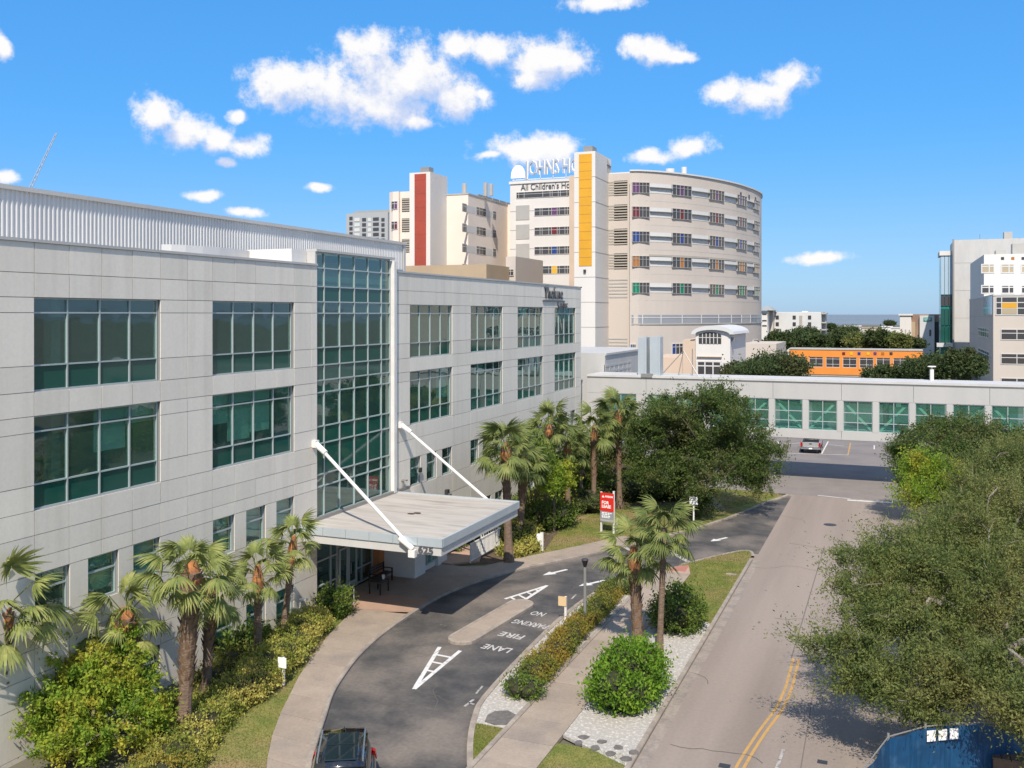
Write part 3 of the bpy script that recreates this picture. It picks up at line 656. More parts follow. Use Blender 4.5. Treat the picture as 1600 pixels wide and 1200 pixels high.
def glazed(name, parent, loc, rotz, xs, zs, pick, bar=.06, dep=.1, key=None, paney=.055, blinds=None, framemat=None):
    me = frame_mesh(key or (tuple(round(x - xs[0], 3) for x in xs), tuple(round(z - zs[0], 3) for z in zs), bar, dep, (framemat or M['alu']).name), [x - xs[0] for x in xs], [z - zs[0] for z in zs], bar, dep, framemat)
    w = link(name, me, parent, loc, rotz)
    for i in range(len(xs) - 1):
        for j in range(len(zs) - 1):
            m = pick(i, j)
            if m is None: continue
            a, b, c, d = xs[i] - xs[0] + bar * .4, xs[i+1] - xs[0] - bar * .4, zs[j] - zs[0] + bar * .4, zs[j+1] - zs[0] - bar * .4
            link('pane', quad_local('pane', a, b, c, d, paney, m), w, (a, paney, c), 0, True)
            if blinds and m is M['glass']:
                f = blinds(i, j)
                if f:
                    h = (d - c) * f
                    link('blind', quad_local('blind', a - .05, b + .05, 0, h, 0, M['blind']), w, (a - .05, paney + .2, d - h + .02), 0, True)
    return w
# ------------------------------------------------------------------ MAIN BUILDING
FX = -25.5
bld = thing('office_building', 'long grey panel clad medical office building with green glass stair tower and metal roof screen', 'building', (FX - 10, 45, 0))
WIN_Y = [(22.33, 27.87), (30.85, 36.36), (47.56, 53.0), (55.84, 61.12), (64.05, 69.3), (72.1, 77.4)]
small2L = [(17.0, 18.36), (19.4, 20.75), (22.33, 23.7), (24.48, 25.83), (26.55, 27.87), (30.85, 32.18), (32.96, 34.27), (35.06, 36.38)]
small2R = [(47.56, 48.82), (49.61, 50.88), (51.64, 52.98), (55.78, 57.06), (57.79, 59.08), (59.82, 61.1), (64.05, 65.3), (66.0, 67.3), (68.0, 69.28), (72.1, 73.35), (74.0, 75.3), (76.1, 77.3)]
OPEN = []
for (a, b) in WIN_Y: OPEN += [(a, b, 11.52, 14.54), (a, b, 7.72, 10.74)]
for (a, b) in small2L: OPEN += [(a, b, 4.15, 5.68), (a, b, .1, 1.66)]
for (a, b) in small2R: OPEN += [(a, b, 4.2, 5.82), (a, b, .4, 1.75)]
panel_i = 0
def cladding(y0, y1, cols, rows):
    global panel_i
    for j in range(len(rows) - 1):
        z0, z1 = rows[j], rows[j + 1]; zc = (z0 + z1) / 2
        ops = sorted({(o[0], o[1]) for o in OPEN if o[2] - .02 <= zc <= o[3] + .02 and o[0] >= y0 and o[1] <= y1})
        small = z1 < 6 and ops
        ed = [y0] + [e for o in ops for e in o] + [y1] if small else sorted(set(cols) | {e for o in ops for e in o})
        for i in range(len(ed) - 1):
            a, b = ed[i], ed[i + 1]
            if b - a < .05: continue
            if any(o[0] - .01 <= (a + b) / 2 <= o[1] + .01 for o in ops): continue
            g = .022
            link('cladding_panel', boxmesh('cladding_panel', .14, b - a - g, z1 - z0 - g, M['panel']), bld, (FX - .14 + random.uniform(-.004, .004), a + g / 2, z0 + g / 2))
            back.box(FX - .34, FX - .035, a, b, z0, z1)
back = MB()
colsL = [-6, 0, 5, 8.3, 11.2, 14.0, 16.8, 18.17, 19.56, 20.95, 22.3, 23.68, 25.08, 26.5, 27.9, 29.36, 30.82, 32.2, 33.58, 34.97, 36.4, 37.75, 38.25]
rowsL = [-1.7, .1, 1.66, 2.45, 3.3, 4.15, 5.68, 6.2, 6.93, 7.72, 8.53, 10.22, 10.74, 11.52, 12.35, 14.05, 14.54, 15.32, 16.3]
colsL = colsL[1:]
cladding(0, 38.25, colsL, rowsL)
colsR = [45.75, 47.53, 50.3, 53.03, 55.8, 58.5, 61.15, 64.02, 66.7, 69.33, 72.07, 74.7, 77.43, 78.98]
cladding(45.75, 78.98, [45.75, 47.53, 53.03, 55.8, 61.15, 64.02, 69.33, 72.07, 77.43, 78.98], [-.3, .4, 1.75, 3.0, 4.2, 5.82, 6.9, 7.72, 8.53, 10.22, 10.74, 11.52, 12.35, 14.05, 14.54, 15.32, 16.3])
tag(back.build('wall_backing', M['joint'], bld), kind='stuff')
tr = random.Random(3)
BL = {(0, 1, 0): (0, 0, .35, 0), }
def pick3(i, j): return M['spandrel'] if j in (0,) else M['glass']
blindmap = {('u', 0): (0, 0, 0, 0), ('l', 0): (0, 0, .62, .12), ('u', 1): (0, 0, 0, 0), ('l', 1): (.45, .93, .8, 0), ('u', 2): (0, 0, 0, 0), ('l', 2): (0, 0, 0, .8), ('u', 3): (0, 0, 0, .25), ('l', 3): (0, .15, 0, 0), ('u', 4): (.2, .2, 0, 0), ('l', 4): (.5, 0, 0, .3), ('u', 5): (.4, .4, .4, .4), ('l', 5): (.9, .9, .9, .9)}
for k, (a, b) in enumerate(WIN_Y):
    xs = [a + (b - a) * t / 4 for t in range(5)]
    for tg, zz in (('u', (11.52, 12.35, 14.05, 14.54)), ('l', (7.72, 8.53, 10.22, 10.74))):
        bm = blindmap[(tg, k)]
        glazed('window', bld, (FX - .11, a, zz[0]), R(90), xs, zz, pick3, bar=.05, dep=.11, blinds=lambda i, j: bm[i] if j == 1 else (1 if j == 2 and bm[i] > .1 else 0))
for lst, z2, z1 in ((small2L, (4.15, 5.12, 5.68), (.1, 1.08, 1.66)), (small2R, (4.2, 5.2, 5.82), (.4, 1.2, 1.75))):
    for n, (a, b) in enumerate(lst):
        for q, zz in enumerate((z2, z1)):
            if lst is small2L:
                f = (tr.choice((.75, .9, .8)), 1) if not (q == 0 and n == 2) else (0, 1)
                if q == 1: f = (tr.choice((.45, .85, .8)), 1)
            else: f = (0, 0) if tr.random() < .6 else (.6, 1)
            glazed('window', bld, (FX - .11, a, zz[0]), R(90), [a, b], zz, lambda i, j: M['glass'], bar=.06, dep=.1, blinds=lambda i, j, f=f: f[j])
# coping, roof, interior
cp = MB(); cp.box(FX - .45, FX + .05, 0, 38.25, 16.3, 16.4); cp.box(FX - .45, FX + .05, 45.75, 79.03, 16.3, 16.4); cp.box(-50, FX + .05, 78.7, 79.03, 16.302, 16.398)
cp.build('coping', M['bridgewhite'], bld)
MB().box(-50, FX - .36, 0, 78.7, 15.6, 15.85).build('roof', M['roofing'], bld)
MB().box(-50, FX - .002, 78.7, 78.97, -.3, 16.3).build('end_wall', M['panel'], bld)
it = MB()
for z in (3.35, 6.9, 10.85, 14.95): it.box(-33.4, FX - .40, 0, 78.6, z, z + .5)
it.box(-33.5, -33.3, 0, 78.6, -1.7, 15.5)
for y in (4, 14.5, 29.1, 37.6, 46.6, 54.4, 62.6, 70.7): it.box(-33.3, FX - .42, y, y + .15, -1.7, 15.4)
for y in (25.2, 33.5, 50.2, 58.4, 66.6, 74.7): it.box(-28.4, -28.0, y, y + .4, -1.7, 15.4)
it.box(-33.3, FX - .42, 0, 78.6, -1.75, -1.65)
it.build('interior', M['interior'], bld)
# glass stair tower
ty = [38.27, 38.97, 40.35, 41.72, 43.07, 44.45, 45.38]; tz = [4.28, 5.74, 6.32, 7.8, 8.62, 10.25, 10.83, 11.56, 12.4, 14.05, 14.6, 15.33, 16.22, 16.98]
sp = {0, 1, 2, 3, 4, 6, 7, 8, 10}
glazed('curtain_wall', bld, (FX - .06, ty[0], tz[0]), R(90), ty, tz, lambda i, j: M['spandrel'] if j in (2, 3, 6, 7, 10) else M['glass'], bar=.06, dep=.14)
t = MB(); t.box(FX - .5, FX + .06, 38.12, 45.72, 16.985, 17.1); t.box(FX - 5, FX - .3, 38.12, 38.26, 15.9, 16.98); t.box(FX - 5, FX - .3, 45.5, 45.72, 15.9, 16.98); t.box(FX - 5, FX - .55, 38.3, 45.5, 16.9, 17.0)
t.box(FX - .3, FX - .02, 38.12, 38.262, .0, 16.98)
t.build('tower_surround', M['lightgrey'], bld)
MB().box(FX - .28, FX + .16, 45.44, 45.72, 4.25, 16.9).build('tower_fin', M['white'], bld)
MB().box(FX - 3.4, FX - .5, 36.9, 38.1, 15.85, 17.05).build('roof_upstand', M['white'], bld)
# metal roof screen with ribs
PXX = -31.0; mb = MB(); y = 0.0; prof = [(0, 0), (.035, .05), (.085, .05), (.12, 0), (.21, 0)]
while y < 56.7:
    for i in range(4):
        a, b = prof[i], prof[i + 1]
        mb.poly([(PXX + a[1], y + a[0], 15.8), (PXX + b[1], y + b[0], 15.8), (PXX + b[1], y + b[0], 18.72), (PXX + a[1], y + a[0], 18.72)])
    y += .21
mb.box(PXX - 6, PXX - .05, 0, 57, 15.8, 18.7)
tag(mb.build('roof_screen', M['metalclad'], bld), kind='stuff')
t = MB(); t.box(PXX - 6.1, PXX + .16, 0, 57.05, 18.70, 18.87); t.box(PXX + .075, PXX + .2, 0, 57.0, 15.85, 16.35); t.box(PXX - 6, PXX + .1, 56.7, 57.0, 15.8, 18.7)
t.build('screen_trim', M['bridgewhite'], bld)
MB().box(PXX + .1, PXX + .16, 55.6, 56.5, 16.6, 17.0).build('roof_louver', M['signgrey'], bld)
duct = MB(); c = (-29.2, 35.0); n = 9
for i in range(n):
    a0, a1 = math.pi * i / n - math.pi / 2, math.pi * (i + 1) / n - math.pi / 2
    f = lambda a, r: (c[0] + 1.1 * r * math.cos(a), c[1] + 3.0 * r * math.sin(a))
    p = [f(a0, 1), f(a1, 1), f(a1, .9), f(a0, .9)]
    duct.prism(p, 15.8, 17.0)
duct.box(c[0] - .6, c[0] + .3, c[1] - 2, c[1] + 2, 15.8, 16.9)
duct.build('roof_duct', M['metalclad'], bld)
# sign letters on the parapet
text_mesh('sign_lettering', 'Thefune', 1.35, M['lettergrey'], .04, bld, (FX + .06, 71.7, 15.66), (R(90), 0, R(90)), 1.0, bold=.0)
MB().box(FX + .02, FX + .09, 69.2, 74.4, 15.02, 15.12).build('sign_bar', M['lettergrey'], bld)
text_mesh('sign_lettering', 'Center', .85, M['lettergrey'], .04, bld, (FX + .06, 73.9, 14.78), (R(90), 0, R(90)), 1.0, bold=.0)
# entrance
st = [38.3, 39.55, 40.22]; zz = [.16, .95, 2.15, 3.45]
glazed('storefront', bld, (FX - .1, 38.3, .16), R(90), [38.3, 39.6, 40.2], zz, lambda i, j: M['glass'], bar=.07, dep=.12)
glazed('storefront', bld, (FX - .1, 41.95, .16), R(90), [41.95, 42.5, 43.6], zz, lambda i, j: M['glass'], bar=.07, dep=.12)
glazed('transom_window', bld, (FX - .1, 40.2, 2.4), R(90), [40.2, 41.95], [2.4, 3.45], lambda i, j: M['glass'], bar=.07, dep=.12)
for y in (40.24, 41.09):
    d = glazed('door', bld, (FX - .02, y, .16), R(90), [y, y + .82], [.16, .45, 2.36], lambda i, j: M['alu'] if j == 0 else M['glass'], bar=.11, dep=.07)
    link('door_handle', MB().tube((.70 if y < 41 else .12, -.06, .75), (.70 if y < 41 else .12, -.06, 1.3), .018).mesh('door_handle', M['alu']), d, (0, 0, 0), 0, True)
t = MB(); t.box(FX - .4, FX - .03, 38.27, 43.62, 3.45, 4.27); t.build('entrance_header', M['orangewall'], bld)
t = MB(); t.box(FX - .35, FX + .28, 43.62, 44.12, .1, 3.5); t.build('entrance_pier', M['orangewall'], bld)
t = MB(); t.box(FX - .05, FX + 2.1, 44.14, 45.35, .08, 3.5); t.box(FX - .05, FX + 2.1, 45.35, 46.9, 2.35, 3.498); t.box(FX - .05, FX + 2.1, 46.9, 48.0, .08, 3.5); t.box(FX - .05, FX + 1.9, 45.35, 46.9, .08, 2.35)
t.build('entrance_wing', M['white'], bld)
glazed('window', bld, (FX + 2.12, 45.5, .5), R(90), [45.5, 46.1, 46.75], [.5, 2.3], lambda i, j: M['glass'], bar=.06, dep=.08)
MB().box(FX - .3, FX + .0, 38.25, 40.2, -.3, .155).build('entrance_plinth', M['orangewall'], bld)
# canopy
cx1, cy0, cy1 = -18.2, 36.85, 45.95
can = MB().box(FX + .02, cx1 - .1, cy0 + .1, cy1 - .1, 3.52, 4.12).build('canopy_soffit', M['bridgewhite'], bld)
r_ = MB()
for i in range(8):
    for j in range(8):
        x0, x1 = FX + .04 + (cx1 - FX - .2) * i / 8, FX + .04 + (cx1 - FX - .2) * (i + 1) / 8; y0, y1 = cy0 + .1 + (cy1 - cy0 - .2) * j / 8, cy0 + .1 + (cy1 - cy0 - .2) * (j + 1) / 8
        h = lambda x, y: 4.2 - .05 * math.sin((x - FX) / (cx1 - FX) * math.pi) * math.sin((y - cy0) / (cy1 - cy0) * math.pi)
        r_.poly([(x0, y0, h(x0, y0)), (x1, y0, h(x1, y0)), (x1, y1, h(x1, y1)), (x0, y1, h(x0, y1))])
r_.build('canopy_roof', M['canopyroof'], bld)
t = MB(); n = 6
for i in range(n):
    w = (cx1 - FX - .02) / n; t.box(FX + .02 + i * w + .008, FX + .02 + (i + 1) * w - .008, cy0, cy0 + .12, 3.88, 4.24)
for i in range(7):
    w = (cy1 - cy0 - .26) / 7; t.box(cx1 - .12, cx1, cy0 + .13 + i * w + .008, cy0 + .13 + (i + 1) * w - .008, 3.88, 4.24)
t.box(FX + .02, cx1, cy1 - .12, cy1, 3.88, 4.26)
t.build('canopy_fascia', M['fascia'], bld)
t = MB(); t.box(FX + .02, cx1 - .07, cy0 + .06, cy0 + .2, 3.5, 3.878); t.box(cx1 - .2, cx1 - .07, cy0 + .21, cy1 - .1, 3.5, 3.878)
t.build('canopy_lower_fascia', M['lightgrey'], bld)
MB().box(FX + .01, FX + .14, cy0 + .2, 47.3, 4.19, 4.36).build('canopy_flashing', M['greymetal'], bld)
text_mesh('street_number', '625', .46, M['letterdark'], .02, bld, (-19.02, cy0 + .035, 3.69), (R(90), 0, 0), 1.1, bold=.012)
for y in (cy0 - .16, cy1 + .16):
    ya = 37.95 if y < 40 else 46.25
    MB().tube((FX + .2, ya, 7.85), (-19.55, y, 3.75), .08, .08, 12).build('tie_rod', M['white'], bld, smooth=False)
    MB().box(FX - .02, FX + .22, ya - .15, ya + .15, 7.72, 8.05).tube((FX + .1, ya, 7.9), (FX + .75, ya + (y - ya) * .1, 7.5), .15, .13, 10).build('rod_bracket', M['white'], bld)
    MB().box(-19.72, -19.4, y - .12, y + .12, 3.4, 3.72).tube((-20.2, y, 4.17), (-19.55, y, 3.75), .125, .125, 10).build('rod_bracket', M['white'], bld)
MB().tube((FX + .05, 46.6, 4.4), (FX + .05, 46.6, 4.75), .05).box(FX, FX + .3, 46.5, 46.7, 4.72, 4.8).build('scupper', M['greymetal'], bld)
MB().box(FX + .02, FX + .14, 48.5, 48.75, 4.9, 5.15).tube((FX + .1, 52.1, 3.0), (FX + .35, 52.1, 2.95), .12).box(FX + .01, FX + .2, 51.95, 52.25, 2.6, 3.3).build('wall_lamp', M['darkmetal'], bld)
pud = MB()
for (u, v, r) in ((642, 803, .15), (652, 802, .16)):
    p = P(u, v, 4.16); pud.poly([(p.x + r * 1.3 * math.cos(k * .7), p.y + r * .8 * math.sin(k * .7), 4.19) for k in range(9)])
tag(pud.build('leaf_litter', M['soil']), 'small heap of dark wet leaves in the middle of the canopy roof', 'leaf litter')

# ------------------------------------------------------------------ SKYWAY over the road
BY, BD = 82.0, 4.2
sky_ = thing('skyway', 'pale grey enclosed footbridge with braced green windows crossing above the road', 'footbridge', (0, BY, 3.7))
X0, X1 = -25.9, 32.0
bays = [(-9.46 + 2.72 * k, -7.19 + 2.72 * k) for k in range(-4, 15)]
bays = [b for b in bays if b[0] > -20.5]
bays = [(-24.2, -21.35)] + bays
f = MB()
step = 5.44; x = X0
while x < X1:
    e = min(x + step, X1); MB().box(x + .012, e - .012, BY, BY + .2, 6.94, 8.38).build('fascia_panel', M['bridgewhite'], sky_)
    MB().box(x + .012, e - .012, BY, BY + .2, 3.72, 4.42).build('fascia_panel', M['bridgewhite'], sky_); x = e
t = MB(); t.box(X0, X1, BY + .02, BY + .19, 6.90, 6.945); t.box(X0, X1, BY + .03, BY + BD, 3.70, 3.86); t.box(X0, X1, BY + .22, BY + BD, 8.1, 8.36); t.box(X0, X1, BY + BD - .2, BY + BD, 3.86, 4.4); t.box(X0, X1, BY + BD - .2, BY + BD, 6.9, 8.1)
t.build('deck_and_roof', M['bridgewhite'], sky_)
t = MB(); t.box(X0, X1, BY - .08, BY + .35, 8.385, 8.47); t.box(X0, X1, BY - .05, BY + BD, 8.47, 8.56)
t.build('roof_edge', M['lightgrey'], sky_)
MB().box(X0, X1, BY - .03, BY + .02, 8.385 - .1, 8.384).build('shadow_line_strip', M['greymetal'], sky_)  # grey strip added as the shadow line under the roof edge
p = MB(); ed = [X0] + [e for b in bays for e in b] + [X1]
for i in range(0, len(ed), 2):
    if ed[i + 1] - ed[i] > .02: MB().box(ed[i], ed[i + 1], BY - .015, BY + .24, 4.42, 6.9).build('pier', M['bridgewhite'], sky_)
for i, b in enumerate(bays):
    xs = [b[0], (b[0] + b[1]) / 2, b[1]]; zs = [4.42, 5.15, 5.95, 6.9]
    w = glazed('window', sky_, (b[0], BY + .07, 4.42), 0.0, xs, zs, lambda i, j: M['bridgeglass'], bar=.06, dep=.1)
    W_ = b[1] - b[0]
    a, c = ((.05, 2.4), (W_ - .05, .05)) if i % 2 else ((.05, .05), (W_ - .05, 2.4))
    link('brace', MB().beam((a[0], .35, a[1]), (c[0], .35, c[1]), .16, .18).mesh('brace', M['white']), w, (0, 0, 0), 0, True)
# far side glazing so that the daylight goes through
for i, b in enumerate(bays):
    MB().box(b[0], b[1], BY + BD - .12, BY + BD - .09, 4.4, 6.9).build('rear_pane', M['bridgeglass'], sky_)
MB().box(X0, X1, BY + .25, BY + BD - .25, 4.38, 4.43).build('deck_floor', M['deckwhite'], sky_)
MB().box(-21.3, -20.3, BY + .05, BY + 1.2, -.1, 3.72).build('support_pier', M['bridgewhite'], sky_)
MB().box(9.6, 10.6, BY + .05, BY + 1.2, -.1, 3.72).build('support_pier', M['bridgewhite'], sky_)
MB().box(X0, -24.3, BY + .03, BY + .3, -.1, 3.72).build('support_pier', M['bridgewhite'], sky_)
MB().tube((-4.22, BY + 1, 3.72), (-4.22, BY + 1, 3.58), .14).build('down_light', M['darkmetal'], sky_)
for x, w, zt, m in ((-20.9, .75, 11.95, 'fascia'), (-19.75, .9, 12.0, 'fascia')):
    t = MB(); t.box(x - w/2, x + w/2, BY + .3, BY + 1.6, 8.4, zt); t.box(x + w/2 - .12, x + w/2 + .05, BY + .2, BY + .3, 8.5, zt + .15)
    t.build('roof_fin', M['fascia'], sky_)
MB().box(-20.9, -19.9, BY - .12, BY + .25, 8.42, 8.75).build('roof_hood', M['greymetal'], sky_)
mast = thing('antenna_tripod', 'thin grey tripod mast standing on the skyway roof before the peach wall', 'mast', (-14.4, BY + 2, 8.56))
for (u, v) in ((1033, 585), (1060, 587), (1092, 588)):
    p = PY(u, v, BY + 1.0 + (u % 3)); q = PY(1068, 548, BY + 2)
    MB().tube((p.x, p.y, 8.5), q, .045, .04, 5).build('leg', M['greymetal'], mast)
q = PY(1082, 545, BY + 2.3); MB().tube((q.x, q.y, 8.5), q, .05, .05, 5).build('pole', M['greymetal'], mast)
# roof lamp bollard seen over the skyway
p = PY(1456, 588, BY + 3)
lp = thing('roof_vent', 'white pipe with round cap standing behind the skyway roof edge', 'vent pipe', (p.x, p.y, 8.5))
MB().tube((p.x, p.y, 8.4), (p.x, p.y, 9.5), .16, .16, 10).build('pipe', M['white'], lp); MB().tube((p.x, p.y, 9.68), (p.x, p.y, 9.75), .34, .30, 12).tube((p.x, p.y, 9.5), (p.x, p.y, 9.68), .04).build('cap', M['white'], lp)

# ------------------------------------------------------------------ low annex beyond the skyway, in line with the facade
an = thing('annex_building', 'low pale grey annex with slanted top and window strip behind the skyway', 'building', (FX - 4, 95, 0))
a0, a1 = 86.3, 103.0
MB().box(FX - 14, FX, a0, a1, 0, 10.1).build('wall', M['bridgewhite'], an); MB().box(FX - 14.1, FX + .12, a0, a1 + .1, 10.1, 10.3).build('coping', M['bridgewhite'], an)
glazed('window', an, (FX + .03, a0, 7.6), R(90), [a0 + i * 1.6 for i in range(7)], [7.6, 8.5, 9.2], lambda i, j: M['hglass'], bar=.22, dep=.1, framemat=M['bridgewhite'])
# ------------------------------------------------------------------ HOSPITAL with towers
def strip_window(parent, loc, rotz, w, h, cols, colour=None, which=None, zs=None, dark=None, bar=.07, dep=.14, fm=None):
    """window with narrow frame; dark panes joined, coloured panes apart"""
    xs = cols if isinstance(cols, list) else [w * i / cols for i in range(cols + 1)]
    zs = zs or [0, h * .68, h]
    key = (tuple(round(x, 2) for x in xs), tuple(round(z, 2) for z in zs), bar, dep, (fm or M['hband']).name)
    f = link('window', frame_mesh(key, xs, zs, bar, dep, fm or M['hband']), parent, loc, rotz)
    which = which or []
    dk = MB(); ck = MB()
    for i in range(len(xs) - 1):
        for j in range(len(zs) - 1):
            (ck if i in which else dk).box(xs[i] + .02, xs[i+1] - .02, dep * .25, dep * .25 + .03, zs[j] + .02, zs[j+1] - .02)
    if dk.v: tag(link('pane', dk.mesh('pane', dark or M['hglass']), f, None, 0, True), kind='stuff' if len(dk.v) > 8 else None)
    if ck.v: link('coloured_pane', ck.mesh('coloured_pane', colour), f, None, 0, True)
    return f
hosp = thing('hospital_building', 'white and beige hospital tower block with rounded wing, yellow and red shafts and rooftop sign', 'hospital', (-45, 160, 0))
# -- main sign facade (faces the camera), plane y = 196
YH = 196.0
MB().box(-79.9, -64.0, YH, YH + 22, 0, 43.4).build('sign_block_wall', M['hwhite'], hosp)
MB().box(-80.1, -64.0, YH - .25, YH + 22, 43.0, 43.6).build('coping', M['hwhite'], hosp)
j = MB()
for z in (38.5, 34.3, 30.1, 25.9): j.box(-79.9, -64, YH - .03, YH, z - 1.65, z - 1.5)
j.build('wall_joint', M['hblank'], hosp)
strip_window(hosp, (-78.4, YH - .12, 39.75), 0, 13.2, 1.45, [0, .6, 1.9, 6.3, 8.0, 8.5, 9.9, 10.4, 11.9, 13.2], zs=[0, .9, 1.4])
for k, cm in enumerate(('gpurple', 'gred', 'gblue', 'gyellow')):
    z = 35.7 - 4.27 * k
    strip_window(hosp, (-74.1, YH - .12, z), 0, 8.7, 1.75, [0, 1.35, 1.85, 3.4, 4.05, 5.35, 5.85, 7.15, 7.7, 8.7], M[cm], [4], zs=[0, 1.1, 1.75])
    MB().box(-78.5, -75.3, YH - .08, YH, z - .75, z + 2.5).build('blank_panel', M['hblank'], hosp)
# roof sign: letters on a rail
sg = MB(); sg.box(-79.6, -65.5, YH + .6, YH + .75, 43.9, 44.1)
for x in range(-79, -65, 3): sg.box(x, x + .12, YH + .6, YH + .75, 43.4, 48.2)
sg.build('sign_rail', M['hband'], hosp)
text_mesh('rooftop_letters', 'JOHNS HOP', 4.6, M['letterblue'], .12, hosp, (-76.4, YH + .3, 46.2), (R(90), 0, 0), .56, 'LEFT', bold=.02)
text_mesh('rooftop_letters', 'JOHNS HOP', 4.6, M['letterwhite'], .1, hosp, (-76.25, YH + .55, 46.3), (R(90), 0, 0), .56, 'LEFT', bold=.06)
text_mesh('wall_letters', 'All Children\'s Ho', 2.0, M['letterdark'], .05, hosp, (-77.3, YH - .12, 42.15), (R(90), 0, 0), .82, 'LEFT', bold=.0)
dm = MB(); n = 10
for i in range(n):
    a0, a1 = math.pi * i / n, math.pi * (i + 1) / n
    dm.hexa([(-78.2, YH + .4, 44.4), (-78.2 + 1.7 * math.cos(a0), YH + .4, 44.4 + 2.9 * math.sin(a0) ** .8), (-78.2 + 1.7 * math.cos(a1), YH + .4, 44.4 + 2.9 * math.sin(a1) ** .8)],
            [(-78.2, YH + .8, 44.4), (-78.2 + 1.7 * math.cos(a0), YH + .8, 44.4 + 2.9 * math.sin(a0) ** .8), (-78.2 + 1.7 * math.cos(a1), YH + .8, 44.4 + 2.9 * math.sin(a1) ** .8)])
dm.build('sign_dome', M['letterwhite'], hosp)
# -- yellow shaft
yx0, yx1, yy = -50.3, -46.6, 152.0
MB().box(yx0, yx1, yy, yy + 9.5, 0, 41.3).build('shaft_wall', M['hwhite'], hosp)
g = MB(); z = 22.1
while z < 40.8:
    MB().box(-49.45, -47.2, yy - .07, yy, z, min(z + 1.45, 41.0) - .05).build('yellow_panel', M['hyellow'], hosp); z += 1.45
j = MB()
for z in (37, 32.8, 28.6, 24.4, 20.2, 16, 11.8): j.box(yx0, yx1 + .03, yy - .03, yy + 9.5, z, z + .09)
j.build('wall_joint', M['hblank'], hosp)
MB().box(-49.0, -47.4, yy + 1, yy + 3.4, 41.3, 42.4).build('shaft_vent', M['greymetal'], hosp)
t = MB()
for k in range(5): t.tube((-46.55, yy + 7 + k * .5, 38.8), (-46.55, yy + 7 + k * .5, 41.0 - k * .2), .05)
t.box(-46.6, -46.45, yy + 6.8, yy + 9.3, 40.0, 40.08); t.build('roof_ladder', M['greymetal'], hosp)
MB().box(-48.6, -48.2, yy - .3, yy, 21.0, 21.5).build('wall_light', M['darkmetal'], hosp)
# side return between shaft and sign block
MB().box(-64.0, yx0 + .4, 190, YH + 22, 0, 43.3).build('link_wall', M['peach'], hosp)
# -- louvred bay and rounded wing
ZR = 38.5
MB().box(-47.5, -42.3, 160.0, 175, 0, ZR - .05).build('bay_wall', M['cream'], hosp)
rows = [(34.6, 37.25, 0), (30.3, 33.1, 0), (26.0, 28.9, 0), (21.8, 24.6, 0), (16.7, 20.3, 1), (6.6, 10.0, 1)]
for (z0, z1, dk) in rows:
    lv = MB().box(-46.55, -43.2, 159.93, 160, z0, z1).build('louver', M['hlouverdark'], hosp)
    n = 6; h = (z1 - z0) / n
    for i in range(n):
        link('slat', boxmesh('slat', 3.35, .10, h * (.38 if dk else .5), M['hlouver'] if not dk else M['hblank']), lv, (-46.55, 159.83, z0 + h * i + h * .3))
    if not dk: MB().box(-45.6, -43.2, 159.90, 159.925, z0, z1).build('louver_blank', M['hlouver'], lv)
MB().box(-46.6, -43.2, 159.92, 160, 11.7, 15.5).build('blank_panel', M['hblank'], hosp)
arc0 = [(-42.3, 158.1), (-40.8, 158.6), (-38.5, 160.6), (-36.2, 163.3), (-34.0, 166.6), (-31.9, 170.6), (-29.8, 175.6), (-27.9, 181.4), (-26.6, 187.6), (-25.8, 193.0), (-25.6, 199), (-26.5, 206)]
arc = smooth_line(arc0, 3)
AL = [0]
for i in range(len(arc) - 1): AL.append(AL[-1] + (arc[i+1] - arc[i]).length)
def arc_at(s):
    for i in range(len(arc) - 1):
        if AL[i] <= s <= AL[i+1] + 1e-6:
            t = (s - AL[i]) / (AL[i+1] - AL[i]); p = arc[i].lerp(arc[i+1], t); d = (arc[i+1] - arc[i]).normalized(); return p, d
    d = (arc[-1] - arc[-2]).normalized(); return arc[-1] + d * (s - AL[-1]), d
def arc_s(u, z):                            # where a picture column meets the wing
    best = min(range(600), key=lambda k: abs((lambda p: 800 + FPX * ((p.x * cY + p.y * sY) / (-p.x * sY + p.y * cY)) - u)(arc_at(AL[-1] * k / 600)[0])))
    return AL[-1] * best / 600
mb = MB(); foot = [(p.x, p.y) for p in arc] + [(-47, 215), (-47, 159.9), (-42.3, 159.9)]
mb.prism(foot, 0, ZR); mb.build('wing_wall', M['cream'], hosp)
MB().prism([(p.x, p.y) for p in offset(arc, -.25)] + [(-47, 215), (-47, 160.2), (-42.3, 160.2)], ZR, ZR + .25).build('coping', M['hband'], hosp)
def arc_strip(name, s0, s1, z0, z1, out, m, parent=hosp, n=None):
    n = n or max(2, int((s1 - s0) / 1.4)); mb = MB()
    for i in range(n):
        a, da = arc_at(s0 + (s1 - s0) * i / n); b, db = arc_at(s0 + (s1 - s0) * (i + 1) / n)
        na, nb = Vector((da.y, -da.x)), Vector((db.y, -db.x)); a1, b1 = a + na * out, b + nb * out; a0, b0 = a - na * .3, b - nb * .3
        mb.hexa([(*a0, z0), (*a1, z0), (*b1, z0), (*b0, z0)], [(*a0, z1), (*a1, z1), (*b1, z1), (*b0, z1)])
    return mb.build(name, m, parent)
pos = [(986, 1014), (1049, 1079), (1107, 1130), (1150, 1165), (1176, 1185)]
S_ = [(arc_s(a, 0), arc_s(b, 0)) for a, b in pos]
S_[0] = (0.35, S_[0][1])
zrow = [34.75, 30.6, 26.35, 22.15, 17.6]
